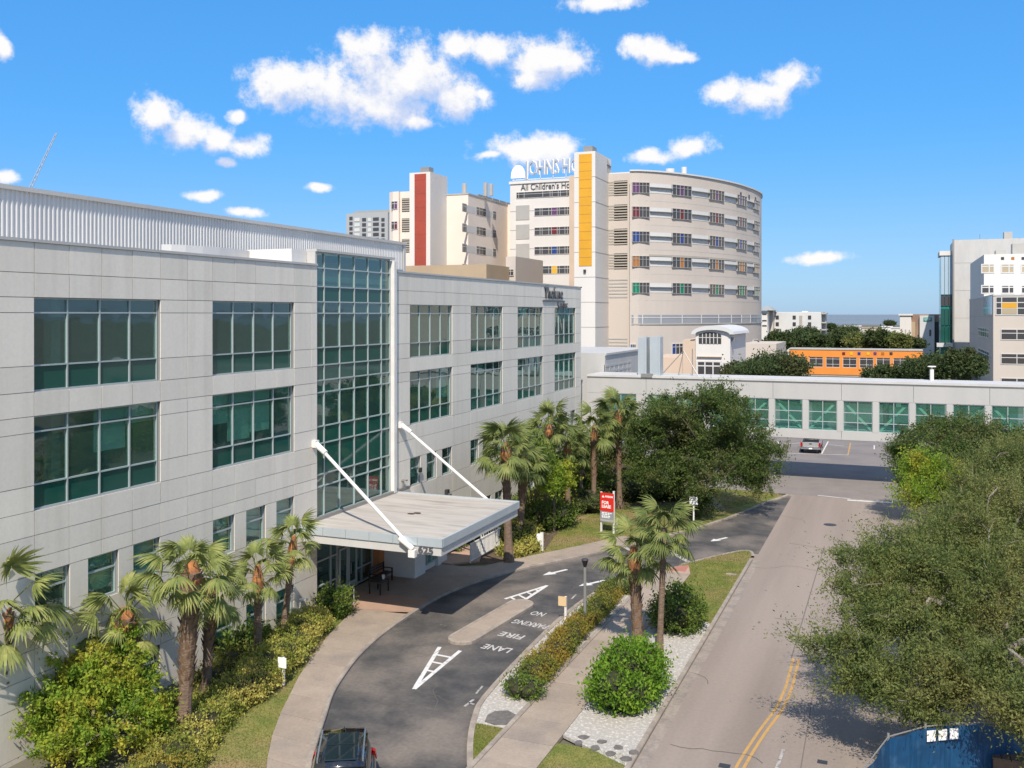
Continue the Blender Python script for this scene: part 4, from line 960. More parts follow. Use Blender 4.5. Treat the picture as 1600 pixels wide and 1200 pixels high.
for r, z in enumerate(zrow):
    cm = M[('gpurple', 'gred', 'gblue', 'gorange', 'ggreen')[r]]
    zz = z; hh = 1.85
    for k in range(5):
        s0, s1 = S_[k]; p, d = arc_at(s0); q, _ = arc_at(s1); dd = (q - p); w = dd.length; ang = math.atan2(dd.y, dd.x); nn = Vector((dd.y, -dd.x)).normalized()
        o = p + nn * (.30 if k else .42)
        n = 5 if k < 3 else 4
        which = ([0, 1] if k == 0 else [2] if k < 3 else [1, 2] if r in (3, 4) else [1])
        strip_window(hosp, (o.x, o.y, zz), ang, w, hh, n, cm, which, bar=.055, dep=.4, fm=M['hblank'])
    for k in range(4):
        arc_strip('wall_band', S_[k][1] + .05, S_[k + 1][0] - .05, zz + .1, zz + hh - .1, .05, M['hband'])
        arc_strip('sun_rail', S_[k][1] + .05, S_[k + 1][0] - .05, zz + 1.0, zz + 1.1, .5, M['greymetal'])
    if r == 3: arc_strip('shade_band', S_[0][1], S_[4][1], zz + hh - .02, zz + hh + .32, .12, M['hlouver'])
    arc_strip('wall_joint', 0.1, AL[-1] - 2, zz - 1.3, zz - 1.22, .012, M['hblank'])
bs = arc_strip('glass_band', 0.3, AL[-1] - 4, 12.4, 13.9, .05, M['ggrey'])
arc_strip('band_rail', 0.3, AL[-1] - 4, 13.35, 13.47, .1, M['hband']); arc_strip('band_sill', 0.3, AL[-1] - 4, 12.2, 12.4, .14, M['hblank'])
for u in (1003, 1032, 1065, 1095, 1122, 1142, 1158, 1172):
    s = arc_s(u, 0); arc_strip('band_mullion', s, s + .14, 12.4, 13.9, .12, M['hband'], n=1)
for (u0, u1) in ((985, 994), (1049, 1067), (1149, 1164), (1176, 1184)):
    s0, s1 = arc_s(u0, 0), arc_s(u1, 0); p, _ = arc_at(s0); q, _ = arc_at(s1); dd = q - p; nn = Vector((dd.y, -dd.x)).normalized(); o = p + nn * .2
    strip_window(hosp, (o.x, o.y, 7.0), math.atan2(dd.y, dd.x), dd.length, 1.9, 3, M['gblue'], [0], bar=.07, dep=.3)
t = MB()
for (u, w, h) in ((1097, .5, 1.3), (1073, .8, .6)):
    p, d = arc_at(arc_s(u, 0)); p = p + Vector((-d.y, d.x)) * 4; t.tube((p.x, p.y, ZR), (p.x, p.y, ZR + h + 1), w, w, 10)
t.build('roof_vent', M['hband'], hosp)
t = MB()
for u in (1157, 1170, 1180):
    p, d = arc_at(arc_s(u, 0)); n = Vector((d.y, -d.x)); a = p + n * .06; t.hexa([(*(a - d * .3), 36.3), (*(a + d * .3), 36.3), (*(a + d * .3 + n * .05), 36.3), (*(a - d * .3 + n * .05), 36.3)], [(*(a - d * .3), 37.2), (*(a + d * .3), 37.2), (*(a + d * .3 + n * .05), 37.2), (*(a - d * .3 + n * .05), 37.2)])
t.build('wall_vent', M['darkmetal'], hosp)
# -- red shaft group to the left
RY = 173.5
MB().box(-93.2, -88.4, RY, RY + 8, 0, 43.2).build('shaft_wall', M['hwhite'], hosp)
z = 22.0
while z < 42.6:
    MB().box(-92.0, -89.35, RY - .07, RY, z, min(z + 2.8, 42.9) - .03).build('red_panel', M['hred'], hosp); z += 2.8
MB().box(-91.2, -89.2, RY + 1, RY + 3, 43.2, 44.4).build('shaft_vent', M['greymetal'], hosp)
for k in range(2): MB().tube((-86.2 - k * .2, RY + 12, 39), (-86.2 - k * .2, RY + 12, 42.2), .45, .45, 8).build('flue', M['hblank'], hosp)
MB().tube((-82.2, RY + 14, 39.5), (-82.2, RY + 14, 42.4), .5, .5, 8).build('flue', M['hblank'], hosp); MB().tube((-80.9, RY + 14, 39.5), (-80.9, RY + 14, 42.1), .5, .5, 8).build('flue', M['hblank'], hosp)
lb = [(-99.2, RY + 8), (-99.2, RY + 2.6), (-98.6, RY + 1.2), (-97.4, RY + .55), (-96.0, RY + .5), (-96.0, RY + 1.2), (-93.2, RY + 1.2), (-93.2, RY + 8)]
MB().prism(lb, 0, 39.6).build('round_corner_wall', M['hlit'], hosp)
for r, z in enumerate((35.9, 31.7, 27.4)):
    strip_window(hosp, (-97.75, RY + .38, z), 0, 1.5, 1.7, 2, M[('gpurple', 'gred', 'gblue')[r]], [1], bar=.08, dep=.2)
    lv = MB().box(-95.6, -93.5, RY + 1.12, RY + 1.2, z - .5, z + 2.3).build('louver', M['hlouverdark'], hosp)
    for i in range(6): link('slat', boxmesh('slat', 2.1, .08, .26, M['hlouver']), lv, (-95.6, RY + 1.03, z - .5 + i * .47 + .1))
# set back wing with window rows, faces the road side
xw = -83.4
wy0, wy1 = 181.2, 212.0
MB().box(-93, xw, wy0, wy1, 0, 39.2).build('rear_wing_wall', M['hlit'], hosp)
MB().box(-93, xw + .1, wy0 - .1, wy1, 39.2, 39.5).build('coping', M['hblank'], hosp)
wu = [(722, 729), (744, 759), (770, 775)]
for z in (35.3, 31.1, 26.9, 22.7):
    yy_ = [(PX(a, 330, xw).y, PX(b, 330, xw).y) for a, b in wu]
    for k, (a, b) in enumerate(yy_): strip_window(hosp, (xw + .05, a, z), R(90), b - a, 1.8, 3, None, [], bar=.08, dep=.04)
    for k in range(2): MB().box(xw, xw + .02, yy_[k][1], yy_[k + 1][0], z + .1, z + 1.6).build('wall_band', M['hband'], hosp)
MB().box(xw, -79.9, 203, 215, 0, 39.4).build('corner_wall', M['hlit'], hosp)
for k in range(5): MB().box(xw - .6, xw - .3, wy0 + 6 + k * 4, wy0 + 9.4 + k * 4, 39.5, 40.0).build('roof_rail', M['greymetal'], hosp)
# tan podium and link block
MB().box(-100, PY(760, 420, 150).x, 150, 165, 0, PY(700, 414, 150).z).build('podium_wall', M['tan'], hosp)
px1 = PY(756, 420, 150).x
MB().box(px1 - .2, PY(804, 420, 160).x, 160.5, 175, 0, PY(780, 401, 160).z).build('podium_link_wall', M['cream'], hosp)
strip_window(hosp, (PY(781, 420, 160).x, 160.3, PY(781, 431, 160).z), 0, 2.6, 1.2, 4, None, [])
# arched entrance pavilion in front of the rounded wing
ay = 128.0
def q(u, v): return PY(u, v, ay)
ax0, ax1 = q(1087, 530).x, q(1141, 530).x; zb, zs_ = 0, q(1100, 522).z; zt = q(1110, 515).z; xc = (ax0 + ax1) / 2
pav = MB(); n = 10; pts = [(ax1, zb), (ax1, zs_)] + [(xc + (ax1 - xc) * math.cos(math.pi * i / n), zs_ + (zt - zs_) * math.sin(math.pi * i / n)) for i in range(1, n)] + [(ax0, zs_), (ax0, zb)]
pav.hexa([(p[0], ay, p[1]) for p in pts], [(p[0], ay + 14, p[1]) for p in pts])
pavo = thing('entrance_pavilion', 'white arched entrance pavilion before the rounded hospital wing', 'building', (xc, ay, 0)); pav.build('wall', M['hwhite'], pavo)
rim = MB()
for i in range(n):
    a0, a1 = math.pi * i / n, math.pi * (i + 1) / n; rr = lambda a, k: (xc + (ax1 - xc + k) * math.cos(a), zs_ + (zt - zs_ + k) * math.sin(a))
    b, c, d, e = rr(a0, .55), rr(a1, .55), rr(a1, -.02), rr(a0, -.02)
    rim.hexa([(b[0], ay - .5, b[1]), (c[0], ay - .5, c[1]), (d[0], ay - .5, d[1]), (e[0], ay - .5, e[1])], [(b[0], ay + 14, b[1]), (c[0], ay + 14, c[1]), (d[0], ay + 14, d[1]), (e[0], ay + 14, e[1])])
rim.build('arched_roof', M['hband'], pavo)
wx0, wx1 = q(1092, 530).x, q(1127, 530).x
ag = MB(); pts = [(wx0, q(1110, 537).z), (wx1, q(1110, 537).z), (wx1, q(1110, 524).z)] + [(((wx0 + wx1) / 2) + (wx1 - wx0) / 2 * math.cos(math.pi * i / 8), q(1110, 524).z + (q(1110, 519).z - q(1110, 524).z) * math.sin(math.pi * i / 8)) for i in range(1, 8)] + [(wx0, q(1110, 524).z)]
ag.poly([(p[0], ay - .06, p[1]) for p in pts]); aw = ag.build('arched_window', M['hglass'], pavo)
t = MB()
for i in range(1, 6): x = wx0 + (wx1 - wx0) * i / 6; t.box(x - .05, x + .05, ay - .1, ay - .07, q(1110, 537).z, q(1110, 520.5).z)
t.box(wx0, wx1, ay - .12, ay - .1, q(1110, 528).z, q(1110, 527).z); t.build('glazing_bar', M['hband'], aw)
strip_window(pavo, (q(1089, 0).x, ay - .1, q(1110, 588).z), 0, q(1127, 0).x - q(1089, 0).x, q(1110, 564).z - q(1110, 588).z, 3, None, [], bar=.16)
MB().box(ax0 + .2, q(1128, 0).x, ay - .3, ay, q(1110, 558).z, q(1110, 557).z).build('sill', M['tan'], pavo)
MB().box(q(1012, 0).x, ax0 - .02, ay + .6, ay + 12, 0, q(1110, 560).z).build('side_wall', M['peach'], pavo)
MB().box(q(1066, 0).x, ax0 - .02, ay + .3, ay + 9, 0, q(1110, 531).z).build('tall_side_wall', M['peach'], pavo)
MB().box(q(960, 0).x, q(1012, 0).x, ay + 1.0, ay + 10, 0, q(1110, 559).z).build('low_wall', M['peach'], pavo)
MB().box(ax1, ax1 + .5, ay + .5, ay + 1.2, q(1110, 533).z, q(1110, 527).z).build('rain_head', M['greymetal'], pavo)
lw = thing('podium_parapet', 'pale terrace parapet running beside the rounded wing above dark trees', 'wall', (-22, 150, 0))
MB().box(ax1, PY(1160, 560, 150).x, 150, 151, 0, PY(1160, 566, 150).z).build('wall', M['lightgrey'], lw); MB().box(PY(1160, 540, 165).x, PY(1213, 540, 165).x, 165, 180, 0, PY(1200, 537, 165).z).build('terrace_wall', M['cream'], lw)

# ------------------------------------------------------------------ ORANGE SKYWALK
OY = 154.0
ow = thing('orange_skywalk', 'bright orange elevated walkway with square windows and coloured wall tiles', 'walkway', (-5, OY, 5))
def oq(u, v): return PY(u, v, OY)
ox0, ox1 = oq(1233, 560).x, oq(1442, 560).x; z0, z1 = oq(1330, 586).z, oq(1330, 547).z
zwa, zwb = oq(1330, 574.5).z, oq(1330, 558.5).z
MB().box(ox0, ox1, OY, OY + 3.5, z0, z0 + (zwa - z0)).build('lower_wall', M['horange'], ow); MB().box(ox0, ox1, OY, OY + 3.5, zwb, z1).build('upper_wall', M['horange'], ow)
MB().box(ox0, ox1, OY - .1, OY + 3.6, z1, z1 + .18).build('roof_edge', M['hblank'], ow)
us = [1238 + 26.3 * k for k in range(0, 8)]; ed = [ox0]
for k, u in enumerate(us):
    a, b = oq(u + 20.5 * 0 + 21.5 - 21.5, 566).x, oq(u + 21.5, 566).x
    ed += [a, b]
    strip_window(ow, (a, OY + .05, zwa), 0, b - a, zwb - zwa, 2, None, [], zs=[0, (zwb - zwa) * .3, (zwb - zwa) * .82, zwb - zwa], bar=.05, dep=.14)
ed.append(ox1)
for i in range(0, len(ed), 2): MB().box(ed[i], ed[i + 1], OY + .002, OY + 3.4, zwa, zwb).build('pier', M['horange'], ow)
for k, (u, cm) in enumerate(((1318, 'gred'), (1330, 'gyellow'), (1342, 'gblue'), (1356, 'gyellow'), (1367, 'gpurple'), (1379, 'gorange'), (1392, 'hglass'))):
    p = oq(u - 2, 554.5); MB().box(p.x, p.x + .42, OY - .06, OY, p.z, p.z + .42).build('coloured_tile', M[cm], ow)
MB().box(ox0, ox1, OY + .1, OY + 3.3, z0 - .25, z0 - .005).build('soffit', M['hlouver'], ow)
for x in (-14, 0): MB().box(x, x + .7, OY + 1, OY + 2, -.1, z0 - .25).build('column', M['hblank'], ow)

# ------------------------------------------------------------------ RIGHT-HAND MEDICAL BLOCK
rb = thing('research_building', 'stepped cream medical building with ribbon windows and glass corner at the right side', 'building', (30, 200, 0))
RYF = 192.0
def rq(u, v, Y=RYF): return PY(u, v, Y)
rx = rq(1552, 500).x
zl = rq(1560, 462).z
MB().box(rx, rx + 40, RYF, RYF + 60, 0, zl).build('front_wall', M['cream'], rb)
MB().box(rx - .06, rx + 40, RYF - .12, RYF + 60.05, zl, zl + .25).build('coping', M['hband'], rb)
cols = [0, 2.6, 4.6, 5.4, 7.4, 10, 12.6, 15.2]
for (v0, v1, col) in ((531, 514, None), (569, 552, None), (606, 590, None)):
    za, zc = rq(1560, v0).z, rq(1560, v1).z
    strip_window(rb, (rx + 1.2, RYF - .1, za), 0, 15.2, zc - za, cols, None, [], zs=[0, (zc - za) * .62, zc - za], bar=.12, dep=.16)
za, zc = rq(1560, 492.5).z, rq(1560, 463.5).z
gb = strip_window(rb, (rx + .35, RYF - .1, za), 0, 16, zc - za, [0, 1.0, 3.5, 5.1, 6.0, 7.6, 9.0, 12, 16], M['gyellow'], [], zs=[0, (zc - za) * .38, (zc - za) * .68, zc - za], bar=.15, dep=.16)
h = zc - za
MB().box(rx + 1.4, rx + 3.8, RYF - .13, RYF - .105, za + h * .39, za + h * .67).build('yellow_panel', M['hyellow'], rb)
MB().box(rx + 1.4, rx + 3.8, RYF - .12, RYF - .1, za + h * .06, za + h * .36).build('beige_panel', M['gbeige'], rb)
MB().box(rx + 6.4, rx + 7.9, RYF - .13, RYF - .105, za + h * .04, za + h * .36).build('teal_panel', M['gteal'], rb)
ye = PX(1510, 480, rx).y
for (va, vb) in ((531, 514), (569, 552)):
    za, zc = rq(1560, va).z, rq(1560, vb).z; y1_ = PX(1546, 500, rx).y; y0_ = PX(1529, 500, rx).y
    strip_window(rb, (rx - .1, y0_, za), R(-90), y0_ - y1_, zc - za, 5, None, [], zs=[0, (zc - za) * .6, zc - za], bar=.2, dep=.16)
gz = MB(); 
yb = PX(1551, 480, rx).y; ya = PX(1537, 480, rx).y
for i in range(3): MB().box(rx - .06, rx, yb + (ya - yb) * i / 3 + .04, yb + (ya - yb) * (i + 1) / 3 - .04, rq(1560, 492).z, rq(1560, 462).z).build('glass_panel', M['gpale'], rb)
for z in (6, 9.5, 13.5): MB().box(rx - .03, rx, RYF + 3, RYF + 60, z, z + .1).build('wall_joint', M['hblank'], rb)
# upper white block, set back
Y2 = 212.0
ux0 = rx + .03; z2 = rq(1525, 398, Y2).z
MB().box(ux0, ux0 + 40, Y2, Y2 + 38, zl - 8, z2).build('upper_wall', M['hwhite'], rb)
for (v0, v1, dk) in ((427, 412, 'gbeige'), (459, 445, 'hglass')):
    for (u0, u1) in ((1533, 1554), (1564, 1585), (1595, 1616)):
        a, b = rq(u0, v0, Y2), rq(u1, v1, Y2)
        strip_window(rb, (a.x, Y2 - .1, a.z), 0, b.x - a.x, b.z - a.z, [0, (b.x - a.x) * .6, b.x - a.x], None, [], zs=[0, (b.z - a.z) * .72, b.z - a.z], dark=M[dk], bar=.2, dep=.16)
for (u, m) in ((1564, 'hglass'), (1580, 'gorange'), (1596, 'hglass')):
    a, b = rq(u, 406, Y2), rq(u + 5, 401.5, Y2); MB().box(a.x, b.x, Y2 - .06, Y2, a.z, b.z).build('small_window', M[m], rb)
# tall rear slab and glass tower
Y3 = 266.0
sx0, sx1 = rq(1491, 400, Y3).x, rq(1640, 400, Y3).x
z3 = rq(1491, 375, Y3).z
MB().box(sx0, sx1 + 10, Y3, Y3 + 20, 0, z3).build('rear_slab_wall', M['lightgrey'], rb)
MB().box(sx0 - .4, sx0, Y3 - .5, Y3 + .5, 2, z3 + .2).build('slab_edge', M['greymetal'], rb)
for z in (13, 20, 27): MB().box(sx0, sx1, Y3 - .03, Y3, z, z + .12).build('wall_joint', M['hblank'], rb)
tx0, tx1 = rq(1470, 440, Y3 + 1).x, sx0 - .4
MB().box(tx0 - .3, tx1, Y3 + 1, Y3 + 12, rq(1480, 399, Y3 + 1).z, rq(1480, 392, Y3 + 1).z).build('glass_tower_roof', M['hwhite'], rb)
MB().box(tx0, tx1, Y3 + 1.6, Y3 + 12, 0, rq(1480, 399, Y3 + 1).z).build('glass_tower_core', M['gteal'], rb)
bandz = [(545, 538, 'hband'), (540, 510, 'glassd'), (508, 482, 'glassd'), (478, 462, 'glassd'), (460, 399, 'gpale')]
for i in range(3):
    w = (tx1 - tx0) / 3
    for (va, vb, mm) in bandz[1:]:
        MB().box(tx0 + i * w + .05, tx0 + (i + 1) * w - .05, Y3 + 1.3, Y3 + 1.5, rq(1480, va, Y3 + 1).z, rq(1480, vb, Y3 + 1).z).build('glass_panel', M['gpale'] if mm == 'gpale' else M['hglass'] if va in (478,) else M['spandrel'], rb)
MB().box(tx0 - 1, tx1, Y3 - 1, Y3 + 1.2, rq(1480, 542, Y3).z, rq(1480, 536, Y3).z).build('entrance_canopy', M['hband'], rb)
for (u, v0, v1, w, Y) in ((1569, 374, 362, 13, Y3 + 4), (1582, 396, 380, 30, Y2 + 8), (1556, 398, 391, 16, Y2 + 3)):
    a, b = rq(u, v0, Y), rq(u + w, v1, Y); MB().box(a.x, b.x, Y, Y + 3, a.z - 1, b.z).build('roof_plant', M['hblank'], rb)
t = MB()
for u, v in ((1531, 366), (1542, 374), (1593, 372)): a = rq(u, v, Y3 + 2); t.tube((a.x, a.y, z3), (a.x, a.y, max(a.z, z3 + .3)), .08)
t.build('roof_aerial', M['greymetal'], rb)
# brown building with green sign
GY = 300.0
bb = thing('brown_building', 'brown and cream building with a small green sign beside the glass tower', 'building', (rq(1445, 540, GY).x, GY, 0))
def gq(u, v): return PY(u, v, GY)
MB().box(gq(1424, 0).x, gq(1480, 0).x, GY + 1, GY + 20, 0, gq(1445, 491).z).build('wall', M['brown'], bb)
MB().box(gq(1437, 0).x, gq(1460, 0).x, GY, GY + 1, 0, gq(1445, 493).z).build('front_panel', M['farwhite'], bb)
MB().box(gq(1443, 0).x, gq(1456, 0).x, GY - .15, GY, gq(1445, 502).z, gq(1445, 496).z).build('sign_board', M['gteal'], bb)
text_mesh('sign_lettering', 'USF', 1.0, M['letterwhite'], .02, bb, (gq(1449.5, 0).x, GY - .2, gq(1445, 499).z), (R(90), 0, 0))
MB().box(gq(1452, 0).x, gq(1455, 0).x, GY - .06, GY, gq(1445, 525).z, gq(1445, 515).z).build('slot_window', M['hglass'], bb); MB().box(gq(1461, 0).x, gq(1470, 0).x, GY + .8, GY + 1, 0, gq(1445, 503).z).build('dark_window', M['hglass'], bb)
MB().box(gq(1424, 0).x, gq(1430, 0).x, GY + .4, GY + 1, 0, gq(1445, 503).z).build('brown_pier', M['tan'], bb)
# ------------------------------------------------------------------ far buildings
def block(name, label, cat, u0, u1, vtop, Y, dpt, m, group=None):
    a, b = PY(u0, vtop, Y), PY(u1, vtop, Y); t = thing(name, label, cat, ((a.x + b.x) / 2, Y, 0), group)
    MB().box(a.x, b.x, Y, Y + dpt, -.06, a.z).build('wall', m, t); return t
w = block('apartment_building', 'pale grey four storey apartment block with small dark windows above the tree line', 'building', 1199, 1283, 489, 340, 18, M['farwhite'])
def wq(u, v): return PY(u, v, 340)
for u in (1212, 1238.5, 1262.5):
    for v in (493, 503.5, 514, 524):
        a, b = wq(u, v + 6), wq(u + 5, v); MB().box(a.x, b.x, 339.9, 340, a.z, b.z).build('window', M['hglass'], w)
a, b = wq(1249, 520), wq(1253.5, 493); MB().box(a.x, b.x, 339.85, 340, a.z, b.z).build('stair_window', M['hlouver'], w)
a = wq(1283, 489); e = wq(1291, 489)
for k, v in enumerate((489, 503, 514)): MB().box(a.x + .02, e.x, 341, 349, wq(1240, v + 2).z, wq(1240, v).z).build('balcony', M['hblank'], w)
MB().box(a.x + .02, e.x - .6, 344, 352, -.06, wq(1240, 490.5).z).build('balcony_wall', M['hblank'], w)
MB().box(wq(1199, 0).x, a.x, 340.3, 358, wq(1240, 488.9).z, wq(1240, 487.5).z).build('coping', M['hband'], w)
MB().box(wq(1251, 0).x, wq(1260, 0).x, 345, 350, wq(1240, 489).z, wq(1240, 486).z).build('roof_plant', M['hwhite'], w)
w2 = block('hotel_building', 'white balconied building with a grey hipped roof half hidden by the round wing', 'building', 1186, 1199, 486, 330, 14, M['hwhite'])
a, b = PY(1184, 485, 330), PY(1209, 485, 330); MB().hexa([(a.x, 329, a.z), (b.x, 329, a.z), (b.x, 344, a.z), (a.x, 344, a.z)], [(a.x + 2, 334, a.z + 1.4), (b.x - 2, 334, a.z + 1.4), (b.x - 2, 338, a.z + 1.4), (a.x + 2, 338, a.z + 1.4)]).build('roof', M['roofgrey'], w2)
MB().box(PY(1199, 0, 336).x, PY(1208, 0, 336).x, 336, 344, 0, a.z).build('side_wall', M['cream'], w2)
for v in (490, 500, 508): MB().box(PY(1191, 0, 330).x, PY(1198, 0, 330).x, 329.9, 330, PY(1194, v + 2, 330).z, PY(1194, v, 330).z).build('window', M['hglass'], w2)
w3 = block('apartment_tower', 'distant grey glass apartment tower behind the red shaft', 'building', 541, 606, 334, 560, 30, M['fargrey'])
def tq(u, v): return PY(u, v, 560)
MB().box(tq(550, 0).x, tq(606, 0).x, 562, 588, tq(575, 336).z, tq(575, 328.5).z).build('roof_plant', M['roofgrey'], w3)
for r in range(5):
    for u, wd, m in ((546, 5, 'hglass'), (554, 8, 'farwhite'), (566, 6, 'hglass'), (575, 5, 'farwhite'), (583, 9, 'hglass'), (596, 5, 'hglass')):
        a, b = tq(u, 344 + 8 * r + (u % 3)), tq(u + wd, 338.5 + 8 * r + (u % 3)); MB().box(a.x, b.x, 559.8, 560, a.z, b.z).build('balcony' if m == 'farwhite' else 'window', M[m], w3)
for (nm, lab, u0, u1, v, Y, m, rm) in (('house', 'tiny coral roofed house far off near the sea', 1307, 1321, 514, 620, 'coral', 'coral'), ('house', 'low white flat building far off before the water', 1319, 1345, 510, 640, 'hwhite', 'hwhite'),
        ('house', 'long beige roofed house far off behind treetops', 1345, 1378, 513, 700, 'cream', 'tan'), ('house', 'small cream house with rounded gable among far trees', 1352, 1366, 517, 520, 'cream', 'tan'),
        ('house', 'white box house far off left of the brown building', 1377, 1394, 511, 640, 'hwhite', 'hwhite'), ('house', 'small white house low among palms near the brown building', 1392, 1407, 513, 600, 'hwhite', 'hband'),
        ('office_block', 'narrow bright white building just left of the brown building', 1406, 1424, 493, 300, 'hwhite', 'hwhite')):
    w = block(nm, lab, 'building', u0, u1, v, Y, 12, M[m]); a, b = PY(u0, v, Y), PY(u1, v, Y)
    MB().box(a.x - .4, b.x + .4, Y - .4, Y + 12.4, a.z, a.z + .5).build('roof', M[rm], w)
    n = max(2, int((u1 - u0) / 6))
    for i in range(n): x = a.x + (b.x - a.x) * (i + .35) / n; MB().box(x, x + (b.x - a.x) * .3 / n, Y - .1, Y, a.z * .35, a.z * .7).build('window', M['hlouver'], w)
# tower crane boom far left
cr_ = thing('tower_crane', 'far lattice crane jib leaning over the metal roof screen', 'crane', D(48, 300, 420))
a, b = D(40, 310, 420), D(88, 208, 420); d = (b - a); lat = MB(); off_ = Vector((cY, sY, 0)) * .7
for s in (-1, 1): lat.tube(a + off_ * s, b + off_ * s * .4, .16, .12, 4)
for i in range(26):
    t0, t1 = i / 26, (i + 1) / 26; s = 1 if i % 2 else -1; f = lambda t: 1 - .6 * t
    lat.tube(a.lerp(b, t0) + off_ * s * f(t0), a.lerp(b, t1) - off_ * s * f(t1), .1, .1, 3)
lat.build('jib', M['lightgrey'], cr_)
base = a.copy(); base.z = -.06; MB().tube(base, a, .8, .8, 4).build('mast', M['lightgrey'], cr_)
# building across the road: outside the frame, seen mirrored in the glass
ob = thing('opposite_building', 'pale stuccoed building across the road, visible only mirrored in the green glass', 'building', (52, 50, 0))
MB().box(46, 66, -2, 74, -.06, 14.5).build('wall', M['hlit'], ob); MB().box(45.8, 66, -2.2, 74.2, 14.5, 15.1).build('coping', M['hband'], ob)
for k in range(9):
    for z in (1.5, 4.9, 8.3, 11.6): MB().box(45.9, 46, 1.5 + k * 8, 7.4 + k * 8, z, z + 1.7).build('window', M['hglass'], ob)
# ------------------------------------------------------------------ VEGETATION
def rand_in(lobe, n, shell=.55):
    """points in an ellipsoid, denser towards its skin"""
    c, r = np.array(lobe[0]), np.array(lobe[1]); d = rng.normal(size=(n, 3)); d /= np.linalg.norm(d, axis=1, keepdims=True)
    q = (shell ** 3 + (1 - shell ** 3) * rng.random(n)) ** (1 / 3)
    return c + d * r * q[:, None], d
def leaf_cloud(lobes, ncl, per, clr, leaf, up=.3, flat=.75, shell=.5, aspect=.5, droop=0.0, el=.62, th=.33, al=.6):
    """lobes -> twig clusters -> leaves"""
    vol = np.array([l[1][0] * l[1][1] * l[1][2] for l in lobes]) ** .67; vol = vol / vol.sum()
    C, Dn = [], []
    for l, w in zip(lobes, vol):
        k = max(2, int(ncl * w)); c, d = rand_in(l, k, shell); C.append(c); Dn.append(d)
    C = np.concatenate(C); Dn = np.concatenate(Dn)
    n = len(C); rr = clr * rng.uniform(.55, 1.4, n)
    ax = Dn + rng.normal(size=(n, 3)) * .6; ax[:, 2] += .25 - droop; ax /= np.linalg.norm(ax, axis=1, keepdims=True)
    idx = np.repeat(np.arange(n), per)
    t = rng.normal(size=(n * per)) * el; off_ = rng.normal(size=(n * per, 3)) * th; off_[:, 2] *= flat
    pos = C[idx] + ax[idx] * (t * rr[idx])[:, None] + off_ * rr[idx][:, None]
    Q = leaf_quads(pos, leaf, up, aspect, ax[idx], al)
    return Q, C
def grow(base, top, C, r0, k=5, nmax=160):
    """trunk from base to top and limbs reaching out to the cluster centres"""
    mb = MB(); nodes = [Vector(base)]; par = [-1]; n0 = 5
    for i in range(1, n0 + 1):
        p = Vector(base).lerp(Vector(top), i / n0) + Vector((random.uniform(-1, 1), random.uniform(-1, 1), 0)) * r0 * .25; nodes.append(p); par.append(i - 1)
    cs = [Vector(c) for c in C]; random.shuffle(cs); cs = cs[:nmax]; T = Vector(top); cs.sort(key=lambda c: (c - T).length)
    for c in cs:
        best, bd = n0, 1e9
        for i in range(2, len(nodes)):
            d = (nodes[i] - c).length + (.35 * (nodes[i] - T).length) + (3 if nodes[i].z > c.z + 1.5 else 0)
            if d < bd: bd, best = d, i
        a = nodes[best]; m = a.lerp(c, .5) + Vector((random.uniform(-.1, .1), random.uniform(-.1, .1), .08)) * (c - a).length
        nodes.append(m); par.append(best); nodes.append(c); par.append(len(nodes) - 2)
    w = [0.0] * len(nodes)
    for i in range(len(nodes) - 1, 0, -1):
        w[i] += 1; w[par[i]] += w[i]
    f = lambda i: max(.014, r0 * (w[i] / w[0]) ** .57)
    for i in range(1, len(nodes)):
        ra = f(par[i]) if par[i] < n0 else min(f(par[i]), f(i) * 1.5)
        mb.tube(nodes[par[i]], nodes[i], ra, f(i), k if i > n0 else 8)
    return mb
def tree(name, label, base, top, lobes, ncl, per, clr, leaf, lm, r0, cat='tree', group=None, up=.3, bark='bark', k=4, nmax=160, **kw):
    t = thing(name, label, cat, tuple(base), group)
    Q, C = leaf_cloud(lobes, ncl, per, clr, leaf, up, **kw)
    tr_ = grow(base, top, C, r0, k, nmax).build('trunk', M[bark], t)
    cr = link('crown', quadmesh('crown', Q, lm), t)
    return t
def LB(u, v, ru, rv, d, rd=None):           # lobe given by its centre and radius in the photograph and its distance
    c = D(u, v, d); s = d / FPX; return ((c.x, c.y, c.z), (ru * s, (rd or ru) * s, rv * s))
L['dead'] = leafmat('dead_palm_leaf', [(.16,.10,.05),(.24,.16,.08),(.30,.21,.11)], .15)
# -- the two live oaks at the right edge
near_oak = [LB(1368, 960, 66, 39, 31.5), LB(1328, 1000, 39, 26, 30.5), LB(1422, 900, 83, 52, 33.5), LB(1488, 850, 83, 57, 35.5), LB(1568, 800, 79, 61, 36.5), LB(1448, 980, 96, 61, 31.5), LB(1548, 940, 96, 70, 31.5),
            LB(1368, 1060, 52, 35, 29.5), LB(1442, 1085, 79, 39, 28.5), LB(1508, 1060, 70, 48, 28.5), LB(1593, 1040, 70, 61, 28.5), LB(1397, 860, 52, 35, 34.5), LB(1618, 900, 79, 79, 32.5), LB(1588, 1120, 44, 30, 26.5), LB(1338, 870, 30, 15, 33.5), LB(1363, 925, 44, 26, 32.5)]
for _k in range(46):
    l_ = random.choice(near_oak); c_, d_ = rand_in(l_, 1, .95); s_ = random.uniform(.3, .6); near_oak.append((tuple(np.array(c_[0]) + d_[0] * s_ * .3), (s_ * 1.2, s_ * 1.0, s_ * .45)))
near_oak = [(c_, tuple(x * (.88 if max(r_) > 1 else 1) for x in r_)) for c_, r_ in near_oak]
bx = D(1600, 1000, 31.5); gb_ = (bx.x - .5, bx.y + .5, 0)
